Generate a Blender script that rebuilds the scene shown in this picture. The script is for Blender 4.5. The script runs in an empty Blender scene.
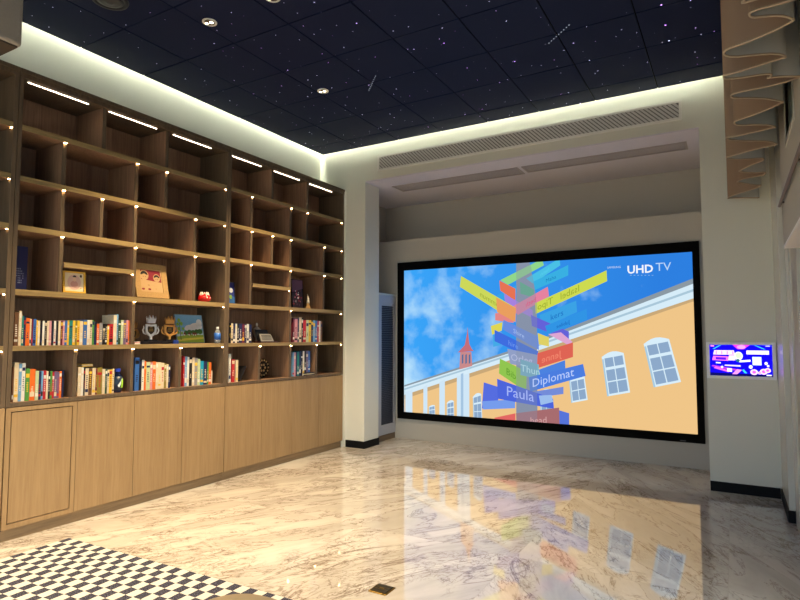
import bpy, math, random
from mathutils import Vector, Matrix
random.seed(7)
C = bpy.context.scene.collection
SC = bpy.context.scene
# ------------------------------------------------------------------ camera
CAM = Vector((0, 0, 1.5)); F = 571.42
yaw, pit, rol = math.radians(30.178), math.radians(3.633), math.radians(0.051)
fw = Vector((-math.sin(yaw)*math.cos(pit), math.cos(yaw)*math.cos(pit), math.sin(pit)))
rt = Vector((math.cos(yaw), math.sin(yaw), 0)); up = rt.cross(fw)
rt2 = rt*math.cos(rol)+up*math.sin(rol); up2 = up*math.cos(rol)-rt*math.sin(rol)
cd = bpy.data.cameras.new('camera'); co = bpy.data.objects.new('camera', cd); C.objects.link(co)
cd.sensor_width = 36; cd.lens = F/800*36; cd.clip_start = .02; cd.clip_end = 200
co.matrix_world = Matrix(((rt2.x, up2.x, -fw.x, CAM.x), (rt2.y, up2.y, -fw.y, CAM.y), (rt2.z, up2.z, -fw.z, CAM.z), (0, 0, 0, 1)))
SC.camera = co
# surveying: where a sight line meets a plane of the room
def ray(x, y): return rt2*((x-400)/F)+up2*(-(y-300)/F)+fw
def atx(X, x, y): d = ray(x, y); return CAM+d*((X-CAM.x)/d.x)
def aty(Y, x, y): d = ray(x, y); return CAM+d*((Y-CAM.y)/d.y)
def atz(Z, x, y): d = ray(x, y); return CAM+d*((Z-CAM.z)/d.z)
# ------------------------------------------------------------------ materials
def lin(c): return tuple(((v/12.92) if v <= .04045 else ((v+.055)/1.055)**2.4) for v in c)
def hexc(h): return lin(tuple(int(h[i:i+2], 16)/255 for i in (0, 2, 4)))
MC = {}
def mat(name, h, rough=.6, metal=0, spec=.5, bump=0, bscale=60, vary=.06, trans=0, alpha=1, ior=1.45):
    if name in MC: return MC[name]
    m = bpy.data.materials.new(name); m.use_nodes = True; N = m.node_tree.nodes; L = m.node_tree.links
    b = N['Principled BSDF']; c = hexc(h)
    b.inputs['Roughness'].default_value = rough; b.inputs['Metallic'].default_value = metal
    b.inputs['Specular IOR Level'].default_value = spec; b.inputs['IOR'].default_value = ior
    b.inputs['Transmission Weight'].default_value = trans
    tc = N.new('ShaderNodeTexCoord'); no = N.new('ShaderNodeTexNoise'); no.inputs['Scale'].default_value = bscale
    L.new(tc.outputs['Object'], no.inputs['Vector'])
    r = N.new('ShaderNodeMix'); r.data_type = 'RGBA'
    r.inputs[6].default_value = (*[v*(1-vary) for v in c], 1); r.inputs[7].default_value = (*[min(1, v*(1+vary)) for v in c], 1)
    L.new(no.outputs['Fac'], r.inputs[0]); L.new(r.outputs[2], b.inputs['Base Color'])
    if bump:
        bp = N.new('ShaderNodeBump'); bp.inputs['Strength'].default_value = bump; bp.inputs['Distance'].default_value = .002
        L.new(no.outputs['Fac'], bp.inputs['Height']); L.new(bp.outputs[0], b.inputs['Normal'])
    MC[name] = m; return m
def emit(name, h, s=1.0):
    if name in MC: return MC[name]
    m = bpy.data.materials.new(name); m.use_nodes = True; N = m.node_tree.nodes; L = m.node_tree.links
    N.remove(N['Principled BSDF']); e = N.new('ShaderNodeEmission'); e.inputs[0].default_value = (*hexc(h), 1); e.inputs[1].default_value = s
    L.new(e.outputs[0], N['Material Output'].inputs[0]); MC[name] = m; return m
def wood(name, h1, h2, grain='Z', rough=.5, sc=1.0, contrast=.5):
    m = bpy.data.materials.new(name); m.use_nodes = True; N = m.node_tree.nodes; L = m.node_tree.links
    b = N['Principled BSDF']; b.inputs['Roughness'].default_value = rough; b.inputs['Specular IOR Level'].default_value = .3
    tc = N.new('ShaderNodeTexCoord'); mp = N.new('ShaderNodeMapping'); L.new(tc.outputs['Object'], mp.inputs[0])
    mp.inputs['Scale'].default_value = {'Z': (45*sc, 45*sc, 2.2*sc), 'Y': (45*sc, 2.2*sc, 45*sc)}[grain]
    n1 = N.new('ShaderNodeTexNoise'); n1.inputs['Scale'].default_value = 1; n1.inputs['Detail'].default_value = 6; n1.inputs['Roughness'].default_value = .65
    n1.inputs['Distortion'].default_value = .6
    L.new(mp.outputs[0], n1.inputs['Vector'])
    n2 = N.new('ShaderNodeTexNoise'); n2.inputs['Scale'].default_value = .12; n2.inputs['Detail'].default_value = 2
    L.new(mp.outputs[0], n2.inputs['Vector'])
    ad = N.new('ShaderNodeMath'); ad.operation = 'MULTIPLY_ADD'; ad.inputs[1].default_value = .65; L.new(n1.outputs[0], ad.inputs[0])
    m2 = N.new('ShaderNodeMath'); m2.operation = 'MULTIPLY'; m2.inputs[1].default_value = .35; L.new(n2.outputs[0], m2.inputs[0]); L.new(m2.outputs[0], ad.inputs[2])
    r = N.new('ShaderNodeValToRGB'); r.color_ramp.elements[0].position = .5-contrast/4; r.color_ramp.elements[1].position = .5+contrast/4
    r.color_ramp.elements[0].color = (*hexc(h1), 1); r.color_ramp.elements[1].color = (*hexc(h2), 1)
    L.new(ad.outputs[0], r.inputs[0]); L.new(r.outputs[0], b.inputs['Base Color'])
    bp = N.new('ShaderNodeBump'); bp.inputs['Strength'].default_value = .15; bp.inputs['Distance'].default_value = .001
    L.new(n1.outputs[0], bp.inputs['Height']); L.new(bp.outputs[0], b.inputs['Normal'])
    return m
W_DARK = wood('dark walnut', '7b5e49', '9c7a60', 'Z')
W_FRAME = wood('smoked oak frame', '57493a', '6e5d49', 'Z')
W_SHELF = wood('honey oak shelf edge', '85714c', 'a48d60', 'Y', rough=.4)
W_DOOR = wood('light oak door', '937754', 'ad9068', 'Z', rough=.42, contrast=.7)
W_PLINTH = wood('oak plinth', '8a7254', 'a48a66', 'Y')
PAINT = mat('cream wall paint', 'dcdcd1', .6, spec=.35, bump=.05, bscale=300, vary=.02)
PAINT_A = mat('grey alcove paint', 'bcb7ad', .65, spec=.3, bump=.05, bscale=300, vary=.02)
PAINT_R = mat('greige wall paint', 'b5b0a4', .55, spec=.35, vary=.02)
GLOSS = mat('cream gloss trim', 'cfcdc2', .22, spec=.6, vary=.02)
WHITE = mat('white lacquer', 'e6e4de', .4, vary=.02)
SOFF = mat('lilac white alcove ceiling', 'dcd8e2', .6, vary=.02)
BASEB = mat('black baseboard', '06070c', .6, spec=.2, vary=.1)
BLACK = mat('matte black', '030303', .85, spec=.15, vary=.1)
DARKM = mat('dark grey', '26262a', .5)
GREYM = mat('slat grey', 'c9c6c2', .5, vary=.03)
BRASS = mat('brass', 'b08d45', .3, metal=1)
BRONZE = mat('dark bronze plate', '4a4028', .35, metal=.8)
CHROME = mat('chrome', 'd8d8da', .15, metal=1)
LED = emit('warm led', 'ffcf90', 45)
LEDW = emit('white led bar', 'ffe9cc', 9)
COVE = emit('cove led', 'fbffe6', 46)

def marble():
    m = bpy.data.materials.new('veined marble tile'); m.use_nodes = True; N = m.node_tree.nodes; L = m.node_tree.links
    b = N['Principled BSDF']; b.inputs['Roughness'].default_value = .035; b.inputs['Specular IOR Level'].default_value = .8; b.inputs['IOR'].default_value = 1.65
    def math_(op, a, bb=None, c=None):
        n = N.new('ShaderNodeMath'); n.operation = op
        for i, v in enumerate((a, bb, c)):
            if v is None: continue
            if isinstance(v, (int, float)): n.inputs[i].default_value = v
            else: L.new(v, n.inputs[i])
        return n.outputs[0]
    tc = N.new('ShaderNodeTexCoord'); sp = N.new('ShaderNodeSeparateXYZ'); L.new(tc.outputs['Object'], sp.inputs[0])
    TX, TY = 1.26, 2.52
    ux = math_('DIVIDE', math_('ADD', sp.outputs[0], .07), TX); uy = math_('DIVIDE', math_('ADD', sp.outputs[1], -1.33), TY)
    ix = math_('FLOOR', ux); iy = math_('FLOOR', uy); fx = math_('FRACT', ux); fy = math_('FRACT', uy)
    dx = math_('MULTIPLY', math_('MINIMUM', fx, math_('SUBTRACT', 1, fx)), TX); dy = math_('MULTIPLY', math_('MINIMUM', fy, math_('SUBTRACT', 1, fy)), TY)
    grout = math_('LESS_THAN', math_('MINIMUM', dx, dy), .0018)
    cv = N.new('ShaderNodeCombineXYZ'); L.new(ix, cv.inputs[0]); L.new(iy, cv.inputs[1])
    wn = N.new('ShaderNodeTexWhiteNoise'); wn.noise_dimensions = '2D'; L.new(cv.outputs[0], wn.inputs[0])
    wsep = N.new('ShaderNodeSeparateColor'); L.new(wn.outputs['Color'], wsep.inputs[0])
    flip = math_('MULTIPLY_ADD', math_('GREATER_THAN', ix, -1.5), -2, 1)
    px = math_('MULTIPLY', sp.outputs[0], flip)
    a = math.radians(30)
    u = math_('ADD', math_('MULTIPLY', px, math.cos(a)), math_('MULTIPLY', sp.outputs[1], -math.sin(a)))
    v = math_('ADD', math_('MULTIPLY', px, math.sin(a)), math_('MULTIPLY', sp.outputs[1], math.cos(a)))
    off = math_('MULTIPLY', wsep.outputs[1], 3)
    def coords(su, sv):
        cc = N.new('ShaderNodeCombineXYZ'); L.new(math_('MULTIPLY_ADD', u, su, off), cc.inputs[0]); L.new(math_('MULTIPLY_ADD', v, sv, off), cc.inputs[1]); L.new(math_('MULTIPLY', wsep.outputs[2], .8), cc.inputs[2]); return cc.outputs[0]
    def noise(co, scale, det, dist, rough=.6):
        n = N.new('ShaderNodeTexNoise'); n.inputs['Scale'].default_value = scale; n.inputs['Detail'].default_value = det; n.inputs['Distortion'].default_value = dist; n.inputs['Roughness'].default_value = rough
        L.new(co, n.inputs['Vector']); return n.outputs[0]
    def ridge(n, c, w):
        d = math_('ABSOLUTE', math_('SUBTRACT', n, c)); return math_('POWER', math_('SUBTRACT', 1, math_('MINIMUM', math_('DIVIDE', d, w), 1)), 1.5)
    def step(n, lo, hi):
        c = N.new('ShaderNodeMapRange'); c.interpolation_type = 'SMOOTHSTEP'; c.inputs[1].default_value = lo; c.inputs[2].default_value = hi; L.new(n, c.inputs[0]); return c.outputs[0]
    c1 = coords(2.6, .62); c2 = coords(1.2, .9)
    n2 = noise(c1, 1.3, 8, .9, .62)
    nf = noise(c1, 3.2, 8, 1.6, .6)
    cl = step(noise(c2, 1.5, 3, .6), .44, .60)
    tgt = noise(coords(1.3, .8), 3.0, 6, 3.2, .6)          # tangled clusters
    lines = math_('MULTIPLY', ridge(n2, .5, .02), .8)
    feather = math_('MULTIPLY', math_('ADD', math_('MULTIPLY', ridge(nf, .5, .04), .6), math_('MULTIPLY', ridge(tgt, .5, .035), .8)), cl)
    streak = math_('MULTIPLY', math_('MULTIPLY', step(nf, .5, .72), cl), .35)
    vein = math_('MINIMUM', math_('ADD', math_('ADD', lines, feather), streak), 1)
    base = N.new('ShaderNodeValToRGB'); base.color_ramp.elements[0].position = .3; base.color_ramp.elements[1].position = .7
    base.color_ramp.elements[0].color = (*hexc('b9b3ab'), 1); base.color_ramp.elements[1].color = (*hexc('e0dbd4'), 1)
    L.new(n2, base.inputs[0])
    mx = N.new('ShaderNodeMix'); mx.data_type = 'RGBA'; L.new(vein, mx.inputs[0]); L.new(base.outputs[0], mx.inputs[6]); mx.inputs[7].default_value = (*hexc('87796c'), 1)
    mg = N.new('ShaderNodeMix'); mg.data_type = 'RGBA'; L.new(grout, mg.inputs[0]); L.new(mx.outputs[2], mg.inputs[6]); mg.inputs[7].default_value = (*hexc('bdb6ac'), 1)
    L.new(mg.outputs[2], b.inputs['Base Color'])
    return m
def star_ceiling():
    m = bpy.data.materials.new('navy star ceiling panels'); m.use_nodes = True; N = m.node_tree.nodes; L = m.node_tree.links
    b = N['Principled BSDF']; b.inputs['Roughness'].default_value = .7; b.inputs['Specular IOR Level'].default_value = .25
    b.inputs['Base Color'].default_value = (*hexc('08163a'), 1)
    tc = N.new('ShaderNodeTexCoord')
    vs = []
    for scale, rad, thr, seed in ((6.6, .026, .45, 0), (3.1, .018, .4, 11)):
        mp = N.new('ShaderNodeMapping'); mp.inputs['Location'].default_value = (seed, seed, 0); L.new(tc.outputs['Object'], mp.inputs[0])
        v = N.new('ShaderNodeTexVoronoi'); v.voronoi_dimensions = '2D'; v.inputs['Scale'].default_value = scale; L.new(mp.outputs[0], v.inputs['Vector'])
        lt = N.new('ShaderNodeMath'); lt.operation = 'LESS_THAN'; L.new(v.outputs['Distance'], lt.inputs[0]); lt.inputs[1].default_value = rad
        s = N.new('ShaderNodeSeparateColor'); L.new(v.outputs['Color'], s.inputs[0])
        g = N.new('ShaderNodeMath'); g.operation = 'GREATER_THAN'; L.new(s.outputs[0], g.inputs[0]); g.inputs[1].default_value = thr
        mm = N.new('ShaderNodeMath'); mm.operation = 'MULTIPLY'; L.new(lt.outputs[0], mm.inputs[0]); L.new(g.outputs[0], mm.inputs[1])
        m3 = N.new('ShaderNodeMath'); m3.operation = 'MULTIPLY'; L.new(mm.outputs[0], m3.inputs[0])
        pw = N.new('ShaderNodeMath'); pw.operation = 'POWER'; L.new(s.outputs[1], pw.inputs[0]); pw.inputs[1].default_value = 3
        L.new(pw.outputs[0], m3.inputs[1])
        vs.append((m3, s))
    ad = N.new('ShaderNodeMath'); L.new(vs[0][0].outputs[0], ad.inputs[0]); L.new(vs[1][0].outputs[0], ad.inputs[1])
    st = N.new('ShaderNodeMath'); st.operation = 'MULTIPLY'; st.inputs[1].default_value = 3.6; L.new(ad.outputs[0], st.inputs[0])
    cr = N.new('ShaderNodeValToRGB'); cr.color_ramp.elements[0].color = (*hexc('c9c9ff'), 1); cr.color_ramp.elements[1].color = (*hexc('c36bff'), 1); cr.color_ramp.elements[0].position = .45
    L.new(vs[0][1].outputs[2], cr.inputs[0]); L.new(cr.outputs[0], b.inputs['Emission Color']); L.new(st.outputs[0], b.inputs['Emission Strength'])
    return m
# ------------------------------------------------------------------ mesh helpers
class MB:
    def __init__(s): s.v = []; s.f = []; s.m = []
    def quad(s, p, m=0):
        n = len(s.v); s.v += [tuple(q) for q in p]; s.f.append(tuple(range(n, n+len(p)))); s.m.append(m)
    def box(s, x0, y0, z0, x1, y1, z1, m=0):
        x0, x1 = sorted((x0, x1)); y0, y1 = sorted((y0, y1)); z0, z1 = sorted((z0, z1))
        n = len(s.v); s.v += [(x, y, z) for z in (z0, z1) for y in (y0, y1) for x in (x0, x1)]
        for q in ((0, 2, 3, 1), (4, 5, 7, 6), (0, 1, 5, 4), (2, 6, 7, 3), (0, 4, 6, 2), (1, 3, 7, 5)):
            s.f.append(tuple(n+i for i in q)); s.m.append(m)
        return s
    def prism(s, pts, vec, m=0, mback=None):
        n = len(s.v); k = len(pts); vec = Vector(vec)
        s.v += [tuple(p) for p in pts]+[tuple(Vector(p)+vec) for p in pts]
        s.f.append(tuple(range(n, n+k))); s.m.append(m)
        s.f.append(tuple(range(n+2*k-1, n+k-1, -1))); s.m.append(m if mback is None else mback)
        for i in range(k):
            j = (i+1) % k; s.f.append((n+j, n+i, n+k+i, n+k+j)); s.m.append(m if mback is None else mback)
        return s
    def lathe(s, c, prof, seg=16, m=0, axis='Z'):
        n = len(s.v); c = Vector(c)
        for r, h in prof:
            for i in range(seg):
                a = 2*math.pi*i/seg; p = (r*math.cos(a), r*math.sin(a), h)
                if axis == 'X': p = (h, r*math.cos(a), r*math.sin(a))
                if axis == 'Y': p = (r*math.cos(a), h, r*math.sin(a))
                s.v.append(tuple(c+Vector(p)))
        for k in range(len(prof)-1):
            for i in range(seg):
                j = (i+1) % seg; s.f.append((n+k*seg+i, n+k*seg+j, n+(k+1)*seg+j, n+(k+1)*seg+i)); s.m.append(m)
        s.f.append(tuple(n+i for i in range(seg))[::-1]); s.m.append(m)
        e = n+(len(prof)-1)*seg; s.f.append(tuple(e+i for i in range(seg))); s.m.append(m)
        return s
    def tube(s, pts, r, seg=8, m=0):
        pts = [Vector(p) for p in pts]; n = len(s.v)
        for i, p in enumerate(pts):
            t = (pts[min(i+1, len(pts)-1)]-pts[max(i-1, 0)]).normalized()
            a = t.orthogonal().normalized() if i == 0 else (a-t*a.dot(t)).normalized()
            bb = t.cross(a); rr = r[i] if isinstance(r, (list, tuple)) else r
            for k in range(seg):
                g = 2*math.pi*k/seg; s.v.append(tuple(p+(a*math.cos(g)+bb*math.sin(g))*rr))
        for i in range(len(pts)-1):
            for k in range(seg):
                j = (k+1) % seg; s.f.append((n+i*seg+k, n+i*seg+j, n+(i+1)*seg+j, n+(i+1)*seg+k)); s.m.append(m)
        s.f.append(tuple(n+k for k in range(seg))[::-1]); s.m.append(m)
        e = n+(len(pts)-1)*seg; s.f.append(tuple(e+k for k in range(seg))); s.m.append(m)
        return s
    def text(s, txt, o, ex, ey, size, m=0, align='LEFT', mirror=False, bold=0):
        """flat lettering: origin o, unit vectors ex (reading direction) and ey (up)"""
        cu = bpy.data.curves.new('t', 'FONT'); cu.body = txt; cu.size = size; cu.align_x = align; cu.resolution_u = 2; cu.offset = bold
        ob = bpy.data.objects.new('t', cu); C.objects.link(ob); bpy.context.view_layer.update()
        me = ob.to_mesh(); n = len(s.v); o = Vector(o)
        xs = [v.co.x for v in me.vertices] or [0]; mn, mxx = min(xs), max(xs)
        for v in me.vertices:
            x = (mn+mxx-v.co.x) if mirror else v.co.x
            s.v.append(tuple(o+Vector(ex)*x+Vector(ey)*v.co.y))
        for p in me.polygons: s.f.append(tuple(n+i for i in p.vertices)); s.m.append(m)
        ob.to_mesh_clear(); bpy.data.objects.remove(ob); bpy.data.curves.remove(cu)
        return s
    def build(s, name, mats, parent=None, origin=None, smooth=False, bevel=0, kind=None, bseg=2):
        if origin is None and parent is None: origin = (0, 0, 0)
        if parent is not None: origin = (0, 0, 0) if origin is None else origin
        off = Vector(origin); P = Vector((0, 0, 0))
        if parent is not None:
            q = parent
            while q is not None: P += q.location; q = q.parent
        me = bpy.data.meshes.new(name)
        sh = P if parent is not None else off
        me.from_pydata([tuple(Vector(v)-sh) for v in s.v], [], s.f)
        if not isinstance(mats, (list, tuple)): mats = [mats]
        for mm in mats: me.materials.append(mm)
        for p, i in zip(me.polygons, s.m): p.material_index = min(i, len(mats)-1); p.use_smooth = smooth
        me.update()
        o = bpy.data.objects.new(name, me); C.objects.link(o)
        if parent is not None: o.parent = parent
        else: o.location = off
        if bevel:
            b = o.modifiers.new('bevel', 'BEVEL'); b.width = bevel; b.segments = bseg; b.limit_method = 'ANGLE'
        if kind: o['kind'] = kind
        return o
def tag(o, label, cat, group=None):
    o['label'] = label; o['category'] = cat
    if group: o['group'] = group
    return o
def thing(name, label, cat, loc=(0, 0, 0), group=None):
    o = bpy.data.objects.new(name, None); C.objects.link(o); o.location = loc; o.empty_display_size = .1
    return tag(o, label, cat, group)
def struct(name, mb, m, **k):
    o = mb.build(name, m, **k); o['kind'] = 'structure'; return o
def box(*a): return MB().box(*a)
# ------------------------------------------------------------------ room shell
XW, YB, ZC = -5.08, 6.45, 4.10
struct('floor', box(-5.2, -3.0, -.1, 2.2, 8.1, 0), marble())
struct('ground', box(-30, -30, -.3, 30, 30, -.15), mat('outdoor concrete', 'b8b4aa', .9))  # unseen ground, added to bounce daylight up onto the bay soffit
struct('wall_left', box(-5.2, -3.0, 0, XW, 6.45, 4.45), PAINT)
PD = atx(-4.305, 378.5, 400).y
wb = MB(); wb.box(-5.2, YB, 0, -4.305, PD, 3.63); wb.box(-5.2, YB, 3.63, .55, 8.1, 4.45); wb.box(-.235, YB, 0, .55, 8.1, 3.63)
struct('wall_back', wb, [PAINT])
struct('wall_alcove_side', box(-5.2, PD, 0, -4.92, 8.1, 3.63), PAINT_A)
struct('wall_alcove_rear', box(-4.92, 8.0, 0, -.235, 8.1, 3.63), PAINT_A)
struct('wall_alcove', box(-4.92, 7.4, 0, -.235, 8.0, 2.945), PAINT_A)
struct('ceiling_alcove', box(-4.92, 6.452, 3.615, -.235, 8.0, 3.63), SOFF)
struct('wall_front', MB().box(-5.2, -3.1, 0, -4.6, -3.0, 4.45).box(.2, -3.1, 0, 2.2, -3.0, 4.45).box(-4.6, -3.1, 0, .2, -3.0, .2).box(-4.6, -3.1, 3.6, .2, -3.0, 4.45), PAINT_R)
wr3 = MB()
for x_ in (-4.6, -3.0, -1.4, .14): wr3.box(x_, -3.08, .2, x_+.06, -3.02, 3.6)
wr3.box(-4.6, -3.08, 2.6, .2, -3.02, 2.66)
struct('window_3', wr3, WHITE)  # unseen rear glazing, added to let soft daylight reach the back wall
struct('ceiling_upper', box(-5.2, -3.0, 4.35, .55, 6.45, 4.45), WHITE)
# star ceiling: square navy panels with fine joints
tiles = MB(); P = .6313; xs = [-5.02+P*i for i in range(9)]
ys = [6.42, 6.08]+[6.08-.64*i for i in range(1, 15)]
g = .006
for i in range(8):
    for j in range(len(ys)-1):
        dz = random.uniform(0, .002)
        tiles.box(xs[i]+g, ys[j+1]+g, ZC+dz, xs[i+1]-g, ys[j]-g, ZC+.02)
tiles.box(-5.02, ys[-1], ZC+.012, .03, 6.42, ZC+.03, 1)
ceil = struct('ceiling', tiles, [star_ceiling(), BLACK])
# dotted shooting stars in the panels
for k, (a, b) in enumerate((((369, 90), (375.5, 76)), ((549, 43), (569, 25)))):
    A, B = atz(ZC, *a), atz(ZC, *b); mb = MB()
    for i in range(9):
        p = A.lerp(B, i/8); mb.box(p.x-.0035, p.y-.0035, ZC-.003, p.x+.0035, p.y+.0035, ZC+.004)
    mb.build('shooting_star_light', emit('star trail', 'd8e6ff', .3), ceil)
# cove light strips above the panel edge
cv = thing('cove_light', 'thin bright light strip in the gap above bookcase wall and ceiling panels', 'light', (-5.03, 2, 4.15), 'light strips hidden round the star ceiling')
box(-5.06, -2.5, 4.31, -5.02, 6.40, 4.32).build('led_strip', COVE, cv)
box(-5.06, -2.5, 4.32, -5.02, 6.40, 4.35).build('channel', WHITE, cv)
cv2 = thing('cove_light', 'thin bright light strip in the gap above long wall grille', 'light', (-2.5, 6.42, 4.15), 'light strips hidden round the star ceiling')
box(-4.99, 6.39, 4.31, .03, 6.43, 4.32).build('led_strip', COVE, cv2)
box(-4.99, 6.39, 4.32, .03, 6.43, 4.35).build('channel', WHITE, cv2)
# baseboards
bbm = MB(); bbm.box(-4.60, 6.437, 0, -4.292, YB, .095); bbm.box(-4.305, YB, 0, -4.292, PD, .095)
struct('baseboard_left', bbm, BASEB)
struct('baseboard_right', box(-.235, 6.437, 0, .34, YB, .095), BASEB)
# ---- right wall
PX, RX, UX = .352, .405, .335
wy0, wy1, wz = atx(UX, 793.6, 110).y, atx(UX, 785.2, 110).y, 2.745
wr = MB()
wr.box(UX, -3.0, 2.15, .55, wy0, 4.35); wr.box(UX, wy1, 2.15, .55, 4.9, 4.35); wr.box(UX, wy0, 2.15, .55, wy1, wz); wr.box(UX, wy0, 3.95, .55, wy1, 4.35)
wr.box(RX, 4.9, 0, .55, 6.45, 4.35)
struct('wall_right', wr, PAINT_R)
struct('trim_1', box(PX, 5.68, 0, RX, 6.45, 4.35), [GLOSS])
t0, t1 = atx(.392, 790.2, 290).y, atx(.392, 786.6, 290).y
struct('trim_2', box(.392, max(t0, 4.9), 0, RX, t1, 4.3), [GLOSS])
struct('baseboard_side', MB().box(PX-.008, 5.66, 0, RX, 5.68, .095).box(PX-.01, 5.68, 0, PX, 6.437, .095).box(RX-.012, t1+.01, 0, RX, 5.66, .095), BASEB)
# bay outside the lower opening: daylight glazing
struct('ceiling_bay', box(UX, -3.0, 2.13, 2.2, 4.9, 2.15), mat('white soffit', 'f2f2f0', .5, vary=.01))
struct('wall_bay', MB().box(.55, 4.9, 0, 2.2, 5.0, 2.15), PAINT_R)
bay = MB().box(2.1, -3.0, 0, 2.2, 4.9, .25)
for y in (-3.0, -1.45, .1, 1.65, 3.2, 4.82): bay.box(2.1, y, .25, 2.2, y+.08, 2.13)
struct('window_1', bay, WHITE)
# upper window
wf = MB(); q = .03
wf.box(UX-.006, wy0-q, wz-q, UX+.02, wy1+q, wz); wf.box(UX-.006, wy0-q, wz, UX+.02, wy0, 3.95); wf.box(UX-.006, wy1, wz, UX+.02, wy1+q, 3.95); wf.box(UX-.006, wy0-q, 3.95, UX+.02, wy1+q, 3.95+q)
w2 = struct('window_2', wf, GLOSS)
box(UX+.015, wy0, wz, UX+.02, wy1, 3.95).build('glass', mat('dark grey green glass', '6c7874', .25, spec=.7, vary=.02), w2)
# thin rail on the wall
ra, rb = atx(.315, 779.5, 206), atx(.315, 797, 152)
rl = thing('wall_rail', 'thin brown rail running along greige wall under the upper window', 'rail', (.315, ra.y, ra.z))
MB().tube([(.315, min(ra.y, 4.88), ra.z), (.315, rb.y-.6, ra.z)], .011, m=0).build('bar', mat('brown rail', '6b5a50', .5), rl)
for y in (3.6, 4.7): box(.315, y-.01, ra.z-.005, UX, y+.01, ra.z+.005).build('bracket', mat('brown rail', '6b5a50', .5), rl)
# ------------------------------------------------------------------ grilles
def grille(name, label, x0, x1, z0, z1, y):
    r = thing(name, label, 'vent', ((x0+x1)/2, y, z0)); fr = .026
    MB().box(x0, y-.016, z0, x1, y, z0+fr).box(x0, y-.012, z1-fr, x1, y, z1).box(x0, y-.012, z0+fr, x0+fr, y, z1-fr).box(x1-fr, y-.012, z0+fr, x1, y, z1-fr).build('vent_frame', WHITE, r)
    box(x0+fr, y-.002, z0+fr, x1-fr, y-.0005, z1-fr).build('backing', mat('grille shadow grey', '6e6a68', .6), r)
    s = MB(); H = z1-z0-2*fr; xa, xb = x0+fr, x1-fr; k = int((xb-xa+H)/.045)
    for i in range(k):
        x = xa-H+.02+i*.045          # each blade runs down to the right, cut off at the frame
        q = [(x, 0), (x+H, H), (x+H+.03, H), (x+.03, 0)]
        def cut(pp, f):
            out = []
            for n_ in range(len(pp)):
                a, b = pp[n_-1], pp[n_]; fa, fb = f(a), f(b)
                if (fa >= 0) != (fb >= 0): t = fa/(fa-fb); out.append((a[0]+(b[0]-a[0])*t, a[1]+(b[1]-a[1])*t))
                if fb >= 0: out.append(b)
            return out
        q = cut(cut(q, lambda p: p[0]-xa), lambda p: xb-p[0])
        if len(q) > 2: s.prism([(u, y-.012, z1-fr-w) for u, w in q], (0, .008, 0))
    s.build('slats', GREYM, r)
grille('wall_vent', 'long narrow white framed air grille on wall above the alcove', -4.10, -.385, 3.735, 3.945, YB)
def ceil_grille(x0, x1, y0, y1, z, label):
    r = thing('ceiling_vent', label, 'vent', ((x0+x1)/2, y0, z), 'grilles in the alcove ceiling'); fr = .03
    MB().box(x0, y0, z-.008, x1, y0+fr, z).box(x0, y1-fr, z-.008, x1, y1, z).box(x0, y0+fr, z-.008, x0+fr, y1-fr, z).box(x1-fr, y0+fr, z-.008, x1, y1-fr, z).build('vent_frame', mat('grey vent frame', 'a9a3a3', .5), r)
    s = MB()
    n = 7; w = (y1-y0-2*fr)/n
    for i in range(n): s.box(x0+fr, y0+fr+w*i, z-.004, x1-fr, y0+fr+w*i+w*.55, z-.001)
    s.box(x0+fr, y0+fr, z-.0009, x1-fr, y1-fr, z, 1); s.build('slats', [mat('alcove slat', 'bab4b6', .5), mat('alcove slot', '8a8588', .5)], r)
ceil_grille(-4.1, -2.27, 6.82, 7.14, 3.615, 'left grey grille set in the alcove ceiling over the screen')
ceil_grille(-2.22, -.37, 6.82, 7.10, 3.615, 'right grey grille set in the alcove ceiling over the screen')
# ------------------------------------------------------------------ downlights
def downlight(x, y, label, r=.06, on=True):
    t = thing('downlight', label, 'ceiling light', (x, y, ZC), 'recessed spot lamps in star ceiling')
    MB().lathe((x, y, ZC), [(r*.72, .0), (r*.72, -.004), (r, -.006), (r, 0.0)], 24).build('ring', WHITE, t, smooth=True)
    MB().lathe((x, y, ZC-.007), [(r*.7, .0), (r*.45, -.003), (r*.2, -.004)], 20).build('reflector', mat('lamp reflector', '8d7a60', .25, metal=.8), t, smooth=True); rf = C.objects[-1]
    MB().lathe((x+.02, y, ZC-.012), [(r*.28, .0), (r*.2, -.003)], 12).build('bulb', emit('lamp bulb', 'fff0d0', 5), rf)
    MB().lathe((x-.022, y-.01, ZC-.012), [(r*.22, .0), (r*.15, -.003)], 12).build('bulb', emit('lamp bulb', 'fff0d0', 5), rf)
downlight(-3.67, 3.167, 'round white spot lamp in starry ceiling, nearer lamp above the bookcase')
downlight(-3.68, 4.698, 'round white spot lamp in starry ceiling, farther lamp above the bookcase')
downlight(-2.98, 3.17, 'white spot lamp cut by the top edge of the picture')
t = thing('ceiling_speaker', 'dark round recessed fitting in ceiling at top left', 'speaker', (-4.09, 2.56, ZC))
MB().lathe((-4.09, 2.56, ZC), [(.10, 0), (.10, -.012), (.13, -.014), (.135, -.004), (.135, 0)], 32).build('ring', DARKM, t, smooth=True)
MB().lathe((-4.09, 2.56, ZC-.012), [(.098, 0), (.07, -.006), (.03, -.012), (.02, -.02)], 24).build('cone', mat('speaker grey', '4a4a4c', .4, metal=.4), t, smooth=True)
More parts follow.
